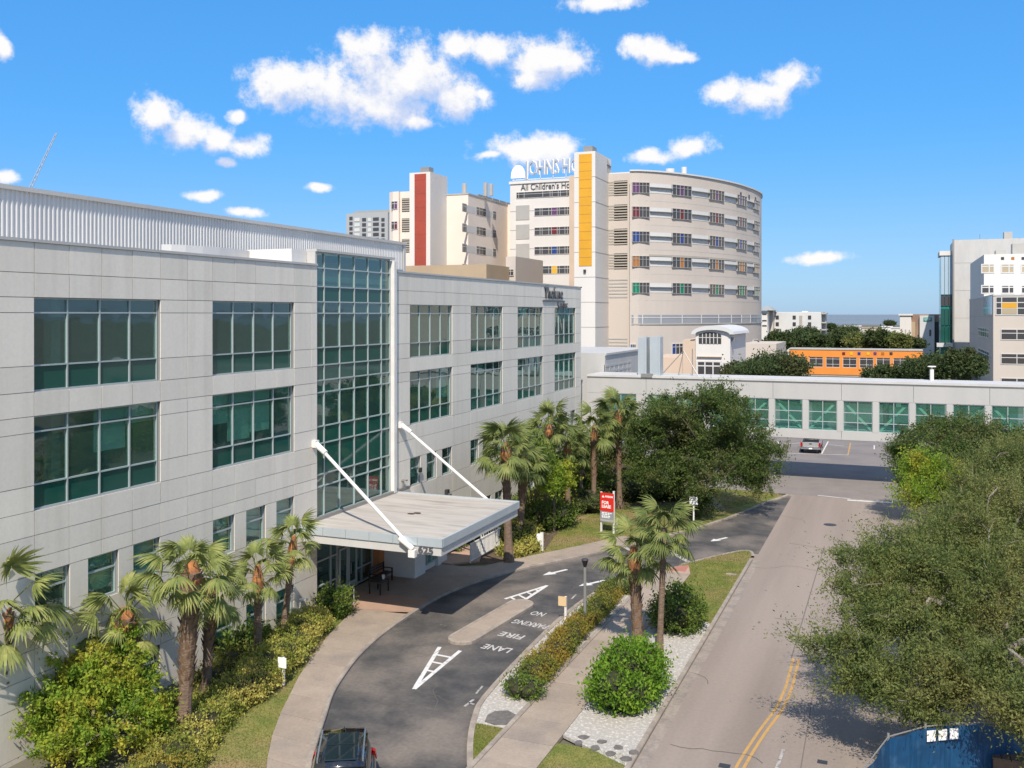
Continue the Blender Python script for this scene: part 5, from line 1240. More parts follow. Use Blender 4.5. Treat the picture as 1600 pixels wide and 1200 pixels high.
tree('live_oak', 'big live oak with olive foliage spreading over the road above the blue fence', (bx.x + .6, bx.y + .5, -.05), (bx.x - .3, bx.y + .4, 4.2), near_oak, 1500, 175, .52, .105, L['oak'],   .36, group='live oaks along the right kerb', nmax=520, bark='twig', shell=.55, el=.85, th=.24, al=1.4, aspect=.38)
lime = [LB(1455, 745, 45, 32, 52), LB(1430, 770, 30, 24, 51), LB(1490, 765, 40, 30, 52), LB(1440, 720, 24, 15, 52)]
p = D(1465, 775, 53)
tree('yellow_green_tree', 'small bright yellow-green tree between the two oaks at the right', (p.x + 1, p.y + 1, -.05), (p.x + .4, p.y + .5, 3.2), lime, 300, 95, .48, .12, L['lime'], .18, nmax=80, shell=.4)
far_oak = [LB(1455, 708, 65, 42, 64), LB(1420, 738, 30, 30, 63), LB(1510, 678, 60, 30, 66), LB(1480, 673, 40, 22, 66), LB(1570, 708, 60, 40, 66), LB(1545, 738, 70, 50, 60), LB(1600, 738, 60, 60, 58), LB(1415, 708, 24, 16, 64)]
p = D(1540, 740, 64)
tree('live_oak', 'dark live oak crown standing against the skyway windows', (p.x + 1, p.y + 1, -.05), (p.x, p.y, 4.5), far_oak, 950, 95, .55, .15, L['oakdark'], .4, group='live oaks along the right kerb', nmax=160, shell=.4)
mid_oak = [LB(1560, 762, 70, 60, 50), LB(1520, 812, 70, 45, 48), LB(1600, 722, 60, 40, 51), LB(1590, 822, 70, 60, 47), LB(1500, 852, 50, 35, 46)]
p = D(1590, 790, 50)
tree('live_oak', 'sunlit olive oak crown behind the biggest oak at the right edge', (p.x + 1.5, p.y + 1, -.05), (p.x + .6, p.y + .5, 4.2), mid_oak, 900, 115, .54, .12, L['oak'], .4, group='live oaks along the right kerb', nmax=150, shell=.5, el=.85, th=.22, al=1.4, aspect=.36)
# -- oak group in the middle
midd = [LB(1110, 660, 75, 48, 66), LB(1060, 690, 55, 55, 65.5), LB(1165, 690, 48, 52, 66), LB(1030, 655, 30, 40, 66), LB(1130, 625, 50, 22, 66), LB(1190, 720, 32, 34, 65.5), LB(1100, 720, 80, 32, 65), LB(1160, 745, 36, 22, 65), LB(1050, 740, 38, 30, 65), LB(1085, 775, 20, 18, 64.5), LB(1010, 700, 30, 40, 65.5)]
for _k in range(26):
    l_ = random.choice(midd[:11]); c_, d_ = rand_in(l_, 1, .95); s_ = random.uniform(.45, .95); midd.append((tuple(np.array(c_[0]) + d_[0] * s_ * .35), (s_ * 1.3, s_ * 1.2, s_ * .7)))
midd = [(c_, tuple(x * (.86 if max(r_) > 1.3 else 1) for x in r_)) for c_, r_ in midd]
b = P(1085, 806, .1)
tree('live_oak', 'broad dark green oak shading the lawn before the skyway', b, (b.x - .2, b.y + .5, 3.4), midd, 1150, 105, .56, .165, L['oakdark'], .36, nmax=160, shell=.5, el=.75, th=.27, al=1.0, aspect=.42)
d2 = [LB(965, 700, 45, 48, 78), LB(945, 740, 40, 35, 77), LB(985, 745, 40, 40, 77), LB(970, 655, 24, 16, 80), LB(1010, 765, 35, 22, 76)]
b = P(965, 767, .1)
tree('holly_oak', 'dense dark tree between the palms and the broad oak', b, (b.x, b.y + .3, 3.2), d2, 500, 95, .6, .17, L['oakdark'], .25, nmax=70)
d3 = [LB(905, 705, 26, 30, 70), LB(920, 745, 30, 25, 69), LB(895, 740, 22, 24, 69)]
b = P(908, 800, .1)
tree('small_tree', 'small mid green tree beside the dense dark tree and palms', b, (b.x, b.y, 3), d3, 230, 80, .52, .16, L['mid'], .12, nmax=40)
d4 = [LB(868, 738, 24, 18, 60), LB(845, 715, 18, 14, 60), LB(882, 752, 14, 12, 60), LB(858, 757, 18, 12, 59)]
b = P(866, 832, .1)
tree('yellow_green_tree', 'small yellow-green tree among the palms by the facade', b, (b.x, b.y, 2.6), d4, 190, 42, .45, .15, L['lime'], .08, nmax=40)
d5 = [LB(835, 720, 26, 26, 59), LB(820, 690, 18, 16, 59)]
b = P(833, 812, .1)
t5 = thing('multi_stem_shrub', 'tall shrub with several thin bare stems behind the white railing palms', 'shrub', tuple(b))
mb = MB()
for k in range(6):
    a = k * 1.05; q0 = b + Vector((math.cos(a) * .25, math.sin(a) * .25, 0)); c = D(835 + random.uniform(-20, 20), 725 + random.uniform(-14, 14), 59); mb.tube(q0, q0.lerp(c, .5) + Vector((math.cos(a), math.sin(a), 0)) * .15, .05, .04, 5).tube(q0.lerp(c, .5) + Vector((math.cos(a), math.sin(a), 0)) * .15, c, .04, .02, 5)
mb.build('stem', M['twig'], t5); Q, _ = leaf_cloud(d5, 170, 40, .5, .16); link('foliage', quadmesh('foliage', Q, L['mid']), t5)
# -- crape myrtle like tree bottom left
cm = [LB(130, 1075, 85, 55, 31), LB(190, 1050, 55, 40, 31), LB(90, 1110, 65, 45, 30), LB(165, 1120, 90, 50, 30), LB(105, 1020, 40, 28, 31.5), LB(225, 1110, 42, 35, 30.5), LB(60, 1085, 30, 22, 30.5), LB(40, 1130, 22, 16, 30.2), LB(190, 1010, 30, 20, 31.5), LB(120, 1160, 60, 30, 29.5)]
pb = D(110, 1200, 30.5); 
tree('yellow_green_tree', 'large yellow-green shrub tree below the palms at the left corner', (pb.x, pb.y, bedz(pb.x, pb.y)), (pb.x, pb.y, 1.3), cm, 340, 92, .32, .13, L['lime'], .13, nmax=130, shell=.45)
# -- shrubs and hedges: leaf skins over an added solid dark core that blocks the view through
def blob_shrub(name, label, c, r, n, leaf, lm, cat='shrub', group=None, core=True, lobes=None):
    t = thing(name, label, cat, (c[0], c[1], c[2] - r[2] * .9), group)
    lob = lobes or [((c[0], c[1], c[2]), r)] + [((c[0] + r[0] * .5 * math.cos(a), c[1] + r[1] * .5 * math.sin(a), c[2] + r[2] * random.uniform(-.2, .28)), (r[0] * .58, r[1] * .58, r[2] * .66)) for a in [k * 1.05 + random.random() for k in range(6)]]
    per = 14; Q, C = leaf_cloud(lob, n // per, per, leaf * 2.0, leaf, .6, shell=.86, flat=.9)
    zmin = c[2] - r[2] * .98
    Q[:, :, 2] = np.maximum(Q[:, :, 2], zmin)
    link('foliage', quadmesh('foliage', Q, lm), t)
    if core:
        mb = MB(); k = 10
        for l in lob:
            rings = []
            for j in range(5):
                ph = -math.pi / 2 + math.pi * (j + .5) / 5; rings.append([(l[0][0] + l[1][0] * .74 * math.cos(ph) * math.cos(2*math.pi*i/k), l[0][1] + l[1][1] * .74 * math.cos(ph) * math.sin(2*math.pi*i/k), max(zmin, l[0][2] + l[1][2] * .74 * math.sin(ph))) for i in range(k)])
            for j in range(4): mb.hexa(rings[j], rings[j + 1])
        mb.build('dark_core', M['coredark'], t)
    return t
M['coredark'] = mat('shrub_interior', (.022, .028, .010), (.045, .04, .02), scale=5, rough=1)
b1c = P(975, 1085, .13)
blob_shrub('round_shrub', 'big bright green rounded shrub on white gravel with stepping stones beside', (-9.05, 33.35, .95), (1.28, 2.35, .95), 15000, .135, L['bush'], group='round green shrubs in the kerb island', lobes=[((-9.1, 32.2, .85), (1.05, 1.05, .8)), ((-8.95, 33.4, 1.0), (1.2, 1.15, 1.0)), ((-9.0, 34.6, .95), (1.1, 1.0, .9)), ((-9.5, 32.8, .7), (.8, .9, .65)), ((-8.5, 33.9, .75), (.8, .9, .7)), ((-9.6, 34.3, .75), (.7, .8, .7)), ((-8.5, 32.5, .7), (.75, .8, .65)), ((-9.2, 31.6, 1.15), (.55, .5, .5)), ((-8.6, 33.2, 1.5), (.5, .5, .5)), ((-9.5, 34.0, 1.35), (.5, .55, .5)), ((-8.9, 35.2, 1.1), (.6, .5, .55))])
blob_shrub('round_shrub', 'round dark glossy shrub behind the slender palm trunk', (-8.95, 41.6, .95), (1.1, 1.25, .95), 8500, .14, L['mid'], group='round green shrubs in the kerb island', lobes=[((-9.0, 41.0, .85), (1.0, .9, .8)), ((-8.85, 41.9, 1.0), (1.05, 1.0, 1.0)), ((-9.5, 41.6, .75), (.7, .8, .7)), ((-8.4, 41.5, .7), (.65, .8, .65)), ((-8.9, 42.4, .8), (.9, .7, .7))])
def hedge(name, label, line, w, h, z0, n, leaf, lm, cat='hedge', group=None, seg=None, wob=.16):
    line = [Vector((p[0], p[1], (p[2] if len(p) > 2 else z0))) for p in line]
    t = thing(name, label, cat, tuple(line[0]), group); lob = []
    for i in range(len(line) - 1):
        ln = (line[i+1] - line[i]).length; k = max(1, int(ln / (w * .55)))
        for j in range(k):
            p = line[i].lerp(line[i+1], (j + .5) / k); hh = h * random.uniform(1 - wob, 1 + wob); ww = w * random.uniform(1 - wob, 1 + wob)
            lob.append(((p.x + random.uniform(-.1, .1), p.y + random.uniform(-.1, .1), p.z + hh * .5), (ww * .58, ww * .58, hh * .54)))
    per = 12; Q, C = leaf_cloud(lob, n // per, per, leaf * 1.9, leaf, .7, shell=.84, flat=.85)
    link('foliage', quadmesh('foliage', Q, lm), t)
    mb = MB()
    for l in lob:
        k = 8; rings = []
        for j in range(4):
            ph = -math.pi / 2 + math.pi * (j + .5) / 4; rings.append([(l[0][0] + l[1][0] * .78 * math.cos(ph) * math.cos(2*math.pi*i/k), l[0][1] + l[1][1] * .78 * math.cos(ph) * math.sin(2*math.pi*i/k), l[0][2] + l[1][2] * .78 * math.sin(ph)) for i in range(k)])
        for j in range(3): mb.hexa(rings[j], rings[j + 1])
    mb.build('dark_core', M['coredark'], t); return t
hedge('island_hedge', 'low olive and rust clipped hedge along the island between driveway and sidewalk', [(-12.65, 32.9), (-12.75, 36), (-12.8, 39), (-12.8, 42), (-12.85, 45.2)], 1.05, .72, KZ - .04, 34000, .085, L['hedgeo'])
blob_shrub('island_shrub', 'grey-green rounded shrub at the near end of the olive hedge', (-12.55, 32.1, .42), (.78, .62, .42), 2600, .10, L['mid'])
blob_shrub('island_shrub', 'green clump at the far end of the olive hedge by the grass', (-12.9, 45.7, .42), (.75, .6, .4), 2200, .11, L['mid'])
hedge('building_hedge', 'long yellow variegated hedge curving along the sidewalk to the facade', [(-19.6, 20.4, -.2), (-20.9, 23.6, -.25), (-21.8, 26.2, -.2), (-22.1, 28.6, -.05), (-22.5, 30.8, .05), (-23.25, 33.4, .1), (-23.9, 35.5, .1)], 1.75, 1.0, .1, 62000, .095, L['hedgey'], wob=.08)
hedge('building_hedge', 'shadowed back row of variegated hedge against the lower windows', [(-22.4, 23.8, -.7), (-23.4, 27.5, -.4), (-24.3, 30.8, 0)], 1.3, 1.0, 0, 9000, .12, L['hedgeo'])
hedge('corner_hedge', 'clipped olive hedge block beneath the yellow-green tree at the bottom left', [(-20.9, 19.4, -.6), (-19.6, 21.4, -.3), (-21.2, 23.2, -.5)], 1.7, 1.15, 0, 9000, .11, L['hedgeo'])
blob_shrub('croton_shrub', 'round yellow-green croton bush at the entrance end of the hedge', (-23.9, 37.3, .75), (.78, .78, .64), 4200, .13, L['mid'])
blob_shrub('fern_clump', 'low green fern clump at the palm feet near the facade', (-24.5, 31.9, .5), (.9, 1.0, .55), 2600, .2, L['mid'])
# plants right of the canopy
hedge('croton_bed', 'bright yellow croton bed at the foot of the white railing', [(-20.8, 50.1), (-20.3, 51.3), (-20.0, 52.3)], 1.2, .6, .12, 6500, .14, L['hedgey'])
blob_shrub('croton_shrub', 'yellow and green croton mound beside the white post', (-21.3, 53.2, .75), (1.35, 1.5, .72), 5200, .15, L['hedgey'])
blob_shrub('round_shrub', 'large dark rounded shrub at the edge of the brown lawn', (-21.0, 58.2, .95), (1.7, 2.2, 1.0), 6500, .16, L['mid'])
blob_shrub('round_shrub', 'pale green topped shrub between the dark mound and the multi stem shrub', (-22.2, 62.0, .95), (1.6, 1.7, .95), 4500, .17, L['hedgeo'])
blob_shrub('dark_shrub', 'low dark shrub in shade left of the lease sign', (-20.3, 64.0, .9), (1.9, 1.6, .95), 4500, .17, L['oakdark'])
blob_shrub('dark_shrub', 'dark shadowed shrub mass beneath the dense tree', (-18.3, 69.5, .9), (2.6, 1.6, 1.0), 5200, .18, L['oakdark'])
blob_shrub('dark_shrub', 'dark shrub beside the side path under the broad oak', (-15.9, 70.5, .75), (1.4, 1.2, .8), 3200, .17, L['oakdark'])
hedge('foundation_hedge', 'green foundation hedge along the far facade behind the palms', [(-24.3, 49.3), (-24.2, 56), (-24.2, 64), (-24.2, 74)], 1.5, 1.3, .1, 9000, .17, L['mid'])
# -- trees beyond the skyway
def far_tree(lab, u, v, ru, rv, d, n=1000, lm='far', name='oak_tree', grp='trees beyond the skyway', leaf=.4):
    lob = [LB(u, v, ru * .62, rv * .8, d)]
    for k in range(7):
        a = k * .9 + random.random(); lob.append(LB(u + ru * .6 * math.cos(a), v + rv * .45 * math.sin(a), ru * random.uniform(.28, .5), rv * random.uniform(.35, .6), d + random.uniform(-1, 1) * ru * d / FPX * .5))
    c = D(u, v, d); tree(name, lab, (c.x, c.y, -.05), (c.x, c.y, max(2.5, c.z - rv * d / FPX * .5)), lob, n, 20, ru * d / FPX * .17, leaf, L[lm], .35, group=grp, nmax=30, shell=.35)
far_tree('dark green oak just above the skyway roof, left of the orange walkway', 1205, 575, 60, 20, 112, 1000, leaf=.34)
far_tree('lower dark oak crown peeking above the skyway beside the round wing', 1165, 580, 40, 16, 118, 500, leaf=.34)
far_tree('dark oak hiding the right end of the orange walkway', 1452, 575, 46, 21, 112, 800, leaf=.34)
far_tree('dark oak in front of the cream medical block, right of the walkway', 1505, 570, 36, 26, 110, 800, leaf=.34)
far_tree('green oak low before the middle of the orange walkway', 1385, 583, 36, 12, 114, 400, leaf=.34)
for i, (u, v, ru, rv, d, lab) in enumerate([(1215, 532, 26, 16, 230, 'dark treetop under the windows of the pale apartment block'), (1245, 532, 24, 16, 235, 'second treetop below the pale apartment block stair'), (1275, 534, 24, 15, 225, 'third treetop at the right corner of the apartment block'),
        (1310, 532, 30, 16, 240, 'broad olive treetop right of the apartment block'), (1343, 534, 26, 14, 235, 'yellowish treetop in the gap before the sea'), (1375, 530, 24, 18, 232, 'dark treetop left of the narrow white building'), (1402, 534, 22, 15, 230, 'pale feathery treetop against the narrow white building'), (1425, 538, 22, 12, 236, 'low dark treetop at the foot of the brown building'),
        (1325, 518, 22, 8, 420, 'far off low treetop beneath the coral roof'), (1296, 512, 12, 8, 430, 'far treetop tucked beside the apartment balconies'), (1390, 505, 10, 5, 620, 'tiny treetop on the shoreline'), (1260, 520, 24, 8, 300, 'high treetop just at the apartment block wall')]):
    far_tree(lab, u, v, ru, rv, d, 420, 'far' if i not in (4, 6) else 'oak', 'oak_tree', 'treetops behind the orange walkway', .62)

# ------------------------------------------------------------------ PALMS
def frond_mesh(seed):
    r = random.Random(seed); ln = r.uniform(.72, .95); nb = 30; Q = []
    pet = r.uniform(.85, 1.3)
    def curve(t, a, sp):                   # blade centre line of the fan: a = fan angle
        out = pet + math.cos(a) * t * ln; side = math.sin(a) * t * ln; drop = -.20 * (pet + t) ** 1.1 * .35 - sp * t * t
        return Vector((out, side, drop + .10 * math.cos(a * 1.2) * t))
    for i in range(nb):
        a = (i / (nb - 1) - .5) * 4.4 + r.uniform(-.04, .04); L_ = (1 - .28 * abs(a) / 2.2) * r.uniform(.86, 1.1); sp = .34 + .34 * abs(a) / 2.2 + r.uniform(0, .35)
        pts = [curve(L_ * t, a, sp) for t in (0.02, .38, .72, 1.0)]; w = [.02, .052, .034, .006]
        rad = Vector((-math.sin(a), math.cos(a), 0))
        up = Vector((0, 0, .5 * (1 if i % 2 else -1)))
        s = (rad + up * .5).normalized()
        for k in range(3):
            Q.append([pts[k] - s * w[k], pts[k + 1] - s * w[k + 1], pts[k + 1] + s * w[k + 1], pts[k] + s * w[k]])
    for k in range(4):                     # petiole
        t0, t1 = pet * k / 4, pet * (k + 1) / 4; f = lambda t: Vector((t, 0, -.02 * t)); wv = Vector((0, .022, 0)); hv = Vector((0, 0, .02))
        Q.append([f(t0) - wv, f(t1) - wv, f(t1) + wv, f(t0) + wv]); Q.append([f(t0) - hv, f(t1) - hv, f(t1) + hv, f(t0) + hv])
    return np.array([[list(p) for p in q] for q in Q])
FRONDS = {k: [quadmesh('frond', frond_mesh(s), L[k]) for s in range(7)] for k in ('palm', 'palmd', 'dead')}
def palm(label, base, top, size=1.0, r=.2, nf=34, boots=1.0, lm='palm', group=None, clean=.35, seed=0, fibre=True, lean=0):
    rr = random.Random(seed * 7 + 1); base, top = Vector(base), Vector(top)
    t = thing('sabal_palm', label, 'palm tree', tuple(base), group)
    mb = MB(); n = 10; axis = top - base; prev = base
    for i in range(n):
        s0, s1 = i / n, (i + 1) / n
        f = lambda s: r * (1.25 - .5 * min(s * 4, 1)) if s < .25 else r * (.80 + .35 * boots * max(0, (s - clean) / (1 - clean)) if s > clean else .80)
        mb.tube(base + axis * s0, base + axis * s1, f(s0), f(s1), 10)
    mb.build('trunk', M['palmbark'], t)
    ht = axis.length; bm_ = MB(); nb = int(ht * (1 - clean) / .115 * boots)
    ang = 0
    for i in range(nb):                     # crossed leaf stubs spiralling up the trunk
        s = clean + (1 - clean) * i / max(nb, 1); 
        for q in range(3):
            a = ang + q * 2.094; c = base + axis * s; rad = Vector((math.cos(a), math.sin(a), 0)); tg_ = Vector((-rad.y, rad.x, 0)); r0 = r * (.84 + .3 * boots * (s - clean) / (1 - clean + 1e-6))
            p0 = c + rad * (r0 - .03); p1 = c + rad * (r0 + .10 * boots) + Vector((0, 0, .30)) + tg_ * rr.uniform(-.05, .05); wd = .075
            bm_.poly([p0 - tg_ * wd, p0 + tg_ * wd, p1 + tg_ * wd * .5, p1 - tg_ * wd * .5])
        ang += .62
    if nb: tag(bm_.build('leaf_bases', M['palmboot'], t), kind='stuff')
    if fibre: MB().tube(top - axis.normalized() * .75, top - axis.normalized() * .25, r * .95, r * 1.25, 10).tube(top - axis.normalized() * .25, top + axis.normalized() * .35, r * 1.25, r * .5, 10).build('crownshaft', M['palmfibre'], t)
    for i in range(nf):
        u = (i + .5) / nf; el = R(80 - 112 * u ** .8) + rr.uniform(-.14, .14); az = i * 2.39996 + rr.uniform(-.25, .25)
        o = bpy.data.objects.new('frond', FRONDS[lm][rr.randrange(7)]); COL.objects.link(o); o.parent = t
        p = top - base + Vector((0, 0, .15 - .35 * u))
        o.location = p; s = size * rr.uniform(.78, 1.12); o.scale = (s, s * .95, s); o.rotation_euler = (rr.uniform(-.35, .35), -el, az)
    for i in range(rr.choice((0, 1, 2, 3)) if fibre else 0):
        o = bpy.data.objects.new('dead_frond', FRONDS['dead'][rr.randrange(7)]); COL.objects.link(o); o.parent = t; o.location = top - base + Vector((0, 0, -.3)); s = size * .7; o.scale = (s, s * .6, s); o.rotation_euler = (0, R(68), rr.uniform(0, 6.28))
    return t
def palm_px(label, bu, bv, tu, tv, size=1.0, r=.2, nf=34, z=.1, **k):
    b = P(bu, bv, z); d = depth(b); tp = D(tu, tv, d); return palm(label, b, tp, size, r, nf, **k)
G1 = 'sabal palms planted before the left facade'
palm_px('thick sabal palm with shaggy booted trunk and wide crown before the left facade', 286, 1160, 300, 893, .86, .27, 22, z=-.2, boots=1.1, clean=.33, group=G1, seed=1)
palm_px('slimmer sabal palm with orange fibre collar just right of the shaggy one', 321, 1098, 330, 925, .82, .21, 17, z=-.1, clean=.45, group=G1, seed=2)
palm_px('sabal palm with orange collar and smooth trunk left of the canopy, third from the corner', 403, 1035, 403, 897, .72, .19, 17, z=.1, boots=.5, clean=.75, group=G1, seed=3)
palm_px('tall slender sabal palm nearest the canopy corner', 441, 1005, 458, 850, .76, .17, 16, z=.1, boots=.3, clean=.8, group=G1, seed=4)
b = P(205, 1190, -.6); b = Vector((b.x - .8, b.y + 1.2, -.5)); palm('short sabal palm with pineapple shaped trunk above the yellow-green tree', b, D(196, 965, depth(b)), .95, .30, 15, boots=1.1, clean=.2, group=G1, seed=5)
b = P(-6, 1235, -.8); tp = D(8, 955, depth(b)); palm('cut off sabal palm with fronds entering at the left edge', b, tp, 1.0, .22, 20, group=G1, seed=6)
G2 = 'sabal palms in the kerb island'
palm_px('stout sabal palm with crosshatched trunk on the white gravel island', 997, 1013, 991, 866, .82, .245, 22, z=.13, boots=.75, clean=.06, group=G2, seed=7)
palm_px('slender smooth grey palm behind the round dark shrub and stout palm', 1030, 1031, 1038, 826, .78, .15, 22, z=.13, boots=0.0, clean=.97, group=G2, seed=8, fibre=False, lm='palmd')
G3 = 'sabal palms beside the canopy'
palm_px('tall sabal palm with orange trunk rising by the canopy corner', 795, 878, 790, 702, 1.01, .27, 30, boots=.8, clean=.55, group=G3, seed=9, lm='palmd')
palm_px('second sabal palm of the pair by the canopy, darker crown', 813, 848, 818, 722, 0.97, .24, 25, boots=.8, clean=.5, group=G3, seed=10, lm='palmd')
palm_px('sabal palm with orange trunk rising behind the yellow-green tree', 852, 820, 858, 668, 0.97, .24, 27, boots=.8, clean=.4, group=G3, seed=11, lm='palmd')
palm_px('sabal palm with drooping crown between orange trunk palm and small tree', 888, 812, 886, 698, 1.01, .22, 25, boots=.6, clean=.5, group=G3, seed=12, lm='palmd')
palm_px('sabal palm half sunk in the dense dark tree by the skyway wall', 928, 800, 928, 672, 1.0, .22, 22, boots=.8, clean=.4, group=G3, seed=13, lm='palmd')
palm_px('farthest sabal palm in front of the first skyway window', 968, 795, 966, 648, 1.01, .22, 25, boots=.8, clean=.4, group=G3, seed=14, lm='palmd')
# ------------------------------------------------------------------ grass blades on the lawns near the camera
def grass(polys, n, size, z):
    pts = []
    for (x0, x1, y0, y1, test, zz, k) in polys:
        x = rng.uniform(x0, x1, k * 3); y = rng.uniform(y0, y1, k * 3)
        ok = np.array([test(a, b) for a, b in zip(x, y)]); x, y = x[ok][:k], y[ok][:k]
        z_ = np.array([zz(a, b) for a, b in zip(x, y)]); pts.append(np.stack([x, y, z_], 1))
    p = np.concatenate(pts); Q = leaf_quads(p + np.array([0, 0, size * .35]), size, 1.6, .22)
    return Q
def inpoly(poly):
    P_ = [(q[0], q[1]) for q in poly]
    def f(x, y):
        c = False; j = len(P_) - 1
        for i in range(len(P_)):
            if (P_[i][1] > y) != (P_[j][1] > y) and x < (P_[j][0] - P_[i][0]) * (y - P_[i][1]) / (P_[j][1] - P_[i][1]) + P_[i][0]: c = not c
            j = i
        return c
    return f
kz = lambda a, b: KZ - .02
bedl = inpoly([(p.x, p.y) for p in outer] + [(-23.4, 34), (-22.0, 29.0), (-20.6, 24.5), (-19, 20)])
Q = np.concatenate([grass([(-12.8, -7.7, 43, 57, inpoly(clip(rpoly, 43.0, 60)), kz, 14000)], 0, .075, 0), grass([(-10.4, -7.7, 22, 29, inpoly(clip(rpoly, 20, 29.0)), kz, 7000)], 0, .06, 0),
    grass([(-14, -12, 24, 29.4, inpoly(clip(poly, 20, 29.35)), kz, 5000)], 0, .06, 0), grass([(-14.2, -12, 45.6, 52, inpoly(clip(poly, 45.6, 60)), kz, 5000)], 0, .075, 0),
    grass([(-24, -14, 20, 38, bedl, lambda a, b: bedz(a, b), 15000)], 0, .07, 0)])
tag(link('grass', quadmesh('grass', Q, L['grass'])), kind='stuff')
Q = grass([(-22, -8, 48, 77, inpoly([p for p in far_l[1:]] + [(-16, 57), (-8, 75.3), (-9.5, 76), (-17, 76.0), (-19, 66), (-20.2, 57), (-19.2, 53)]), kz, 30000)], 0, .09, 0)
tag(link('grass', quadmesh('grass', Q, L['grass'])), kind='stuff')
# ------------------------------------------------------------------ VEHICLES AND STREET FURNITURE
def loft(secs, m, name, parent, close=True, smooth=True, sub=1):
    """secs: list of rings (same count) of points -> skin with end caps"""
    mb = MB(); k = len(secs[0]); base = 0
    for s in secs: mb.v += [tuple(p) for p in s]
    for i in range(len(secs) - 1):
        for j in range(k):
            a, b = i * k + j, i * k + (j + 1) % k; mb.f.append((a, b, b + k, a + k)); mb.m.append(0)
    mb.f.append(tuple(range(k - 1, -1, -1))); mb.m.append(0); mb.f.append(tuple((len(secs) - 1) * k + j for j in range(k))); mb.m.append(0)
    o = link(name, mb.mesh(name, m), parent, None, 0, True)
    if sub:
        md = o.modifiers.new('sub', 'SUBSURF'); md.levels = sub; md.render_levels = sub
    for p in o.data.polygons: p.use_smooth = smooth
    return o
def ring(y, w0, w1, z0, z1, crown=.03):     # cross section of a car body at y: sill width w0, shoulder width w1
    return [(-w0, y, z0), (-w1, y, z0 + (z1 - z0) * .45), (-w1 * .985, y, z0 + (z1 - z0) * .85), (-w1 * .9, y, z1), (0, y, z1 + crown), (w1 * .9, y, z1), (w1 * .985, y, z0 + (z1 - z0) * .85), (w1, y, z0 + (z1 - z0) * .45), (w0, y, z0), (0, y, z0)]
def wheel(parent, x, y, r, w=.24):
    wh = link('wheel', None if False else MB().tube((x - w/2, y, r), (x + w/2, y, r), r, r, 20).mesh('wheel', M['tyre']), parent, None, 0, True)
    s = 1 if x > 0 else -1
    mb = MB().tube((x + s * (w/2 - .02), y, r), (x + s * (w/2 + .012), y, r), r * .66, r * .62, 16)
    link('rim', mb.mesh('rim', M['chrome']), wh, None, 0, True)
    return wh
def vehicle_root(name, label, cat, x, y, rz): return thing(name, label, cat, (x, y, 0), None, rz)
def child(mb, name, m, parent): return link(name, mb.mesh(name, m), parent, None, 0, True)
# black SUV driving towards the camera; local +y is its rear (far end)
e1, e2 = P(511, 1138, 1.70), P(566, 1138, 1.70); ctr = (e1 + e2) / 2
f1, f2 = P(500, 1197, 1.70), P(561, 1197, 1.70); c2_ = (f1 + f2) / 2
dv = (ctr - c2_); ang = math.atan2(dv.y, dv.x) - math.pi / 2
rear = ctr
suv = vehicle_root('parked_car', 'black SUV with glass roof and silver roof rails at the near end of the driveway', 'car', rear.x, rear.y, ang)
yb = .18
body = [ring(yb, .70, .84, .40, .98), ring(yb - .12, .76, .92, .34, 1.03), ring(yb - .6, .80, .955, .30, 1.05), ring(yb - 1.6, .82, .96, .28, 1.02), ring(yb - 2.8, .82, .95, .28, 1.0), ring(yb - 3.5, .80, .95, .28, .98), ring(yb - 4.2, .78, .91, .30, .92), ring(yb - 4.6, .70, .80, .36, .78), ring(yb - 4.7, .60, .7, .42, .66)]
loft(body, M['carpaint'], 'body', suv)
def gring(y, wb, wt, zb, zt): return [(-wb, y, zb), (-wb * .5 - wt * .5, y, (zb + zt) / 2), (-wt, y, zt - .05), (-wt * .8, y, zt), (0, y, zt + .02), (wt * .8, y, zt), (wt, y, zt - .05), (wb * .5 + wt * .5, y, (zb + zt) / 2), (wb, y, zb), (0, y, zb)]
loft([gring(yb - .14, .84, .56, .98, 1.42), gring(yb - .3, .88, .66, .98, 1.62), gring(yb - .7, .90, .70, .98, 1.69), gring(yb - 1.7, .9, .71, .98, 1.70), gring(yb - 2.5, .9, .69, .97, 1.67), gring(yb - 2.85, .89, .66, .96, 1.58), gring(yb - 3.5, .86, .6, .94, 1.02)], M['carglass'], 'cabin_glass', suv)
loft([[(-.64, yb - .20, 1.60), (.64, yb - .20, 1.60), (.64, yb - .2, 1.66), (0, yb - .16, 1.70), (-.64, yb - .2, 1.66)], [(-.70, yb - .6, 1.66), (.70, yb - .6, 1.66), (.70, yb - .6, 1.71), (0, yb - .6, 1.74), (-.70, yb - .6, 1.71)], [(-.70, yb - 1.7, 1.68), (.7, yb - 1.7, 1.68), (.7, yb - 1.7, 1.72), (0, yb - 1.7, 1.755), (-.7, yb - 1.7, 1.72)], [(-.67, yb - 2.55, 1.62), (.67, yb - 2.55, 1.62), (.67, yb - 2.55, 1.67), (0, yb - 2.55, 1.70), (-.67, yb - 2.55, 1.67)]], M['carpaint'], 'roof', suv, sub=0)
for (ya, yc) in ((yb - .62, yb - 1.38), (yb - 1.44, yb - 2.3)):
    child(MB().hexa([(-.45, yc, 1.735), (.45, yc, 1.735), (.45, ya, 1.735), (-.45, ya, 1.735)], [(-.44, yc + .01, 1.772), (.44, yc + .01, 1.772), (.44, ya - .01, 1.772), (-.44, ya - .01, 1.772)]), 'glass_roof_panel', M['carglass'], suv)
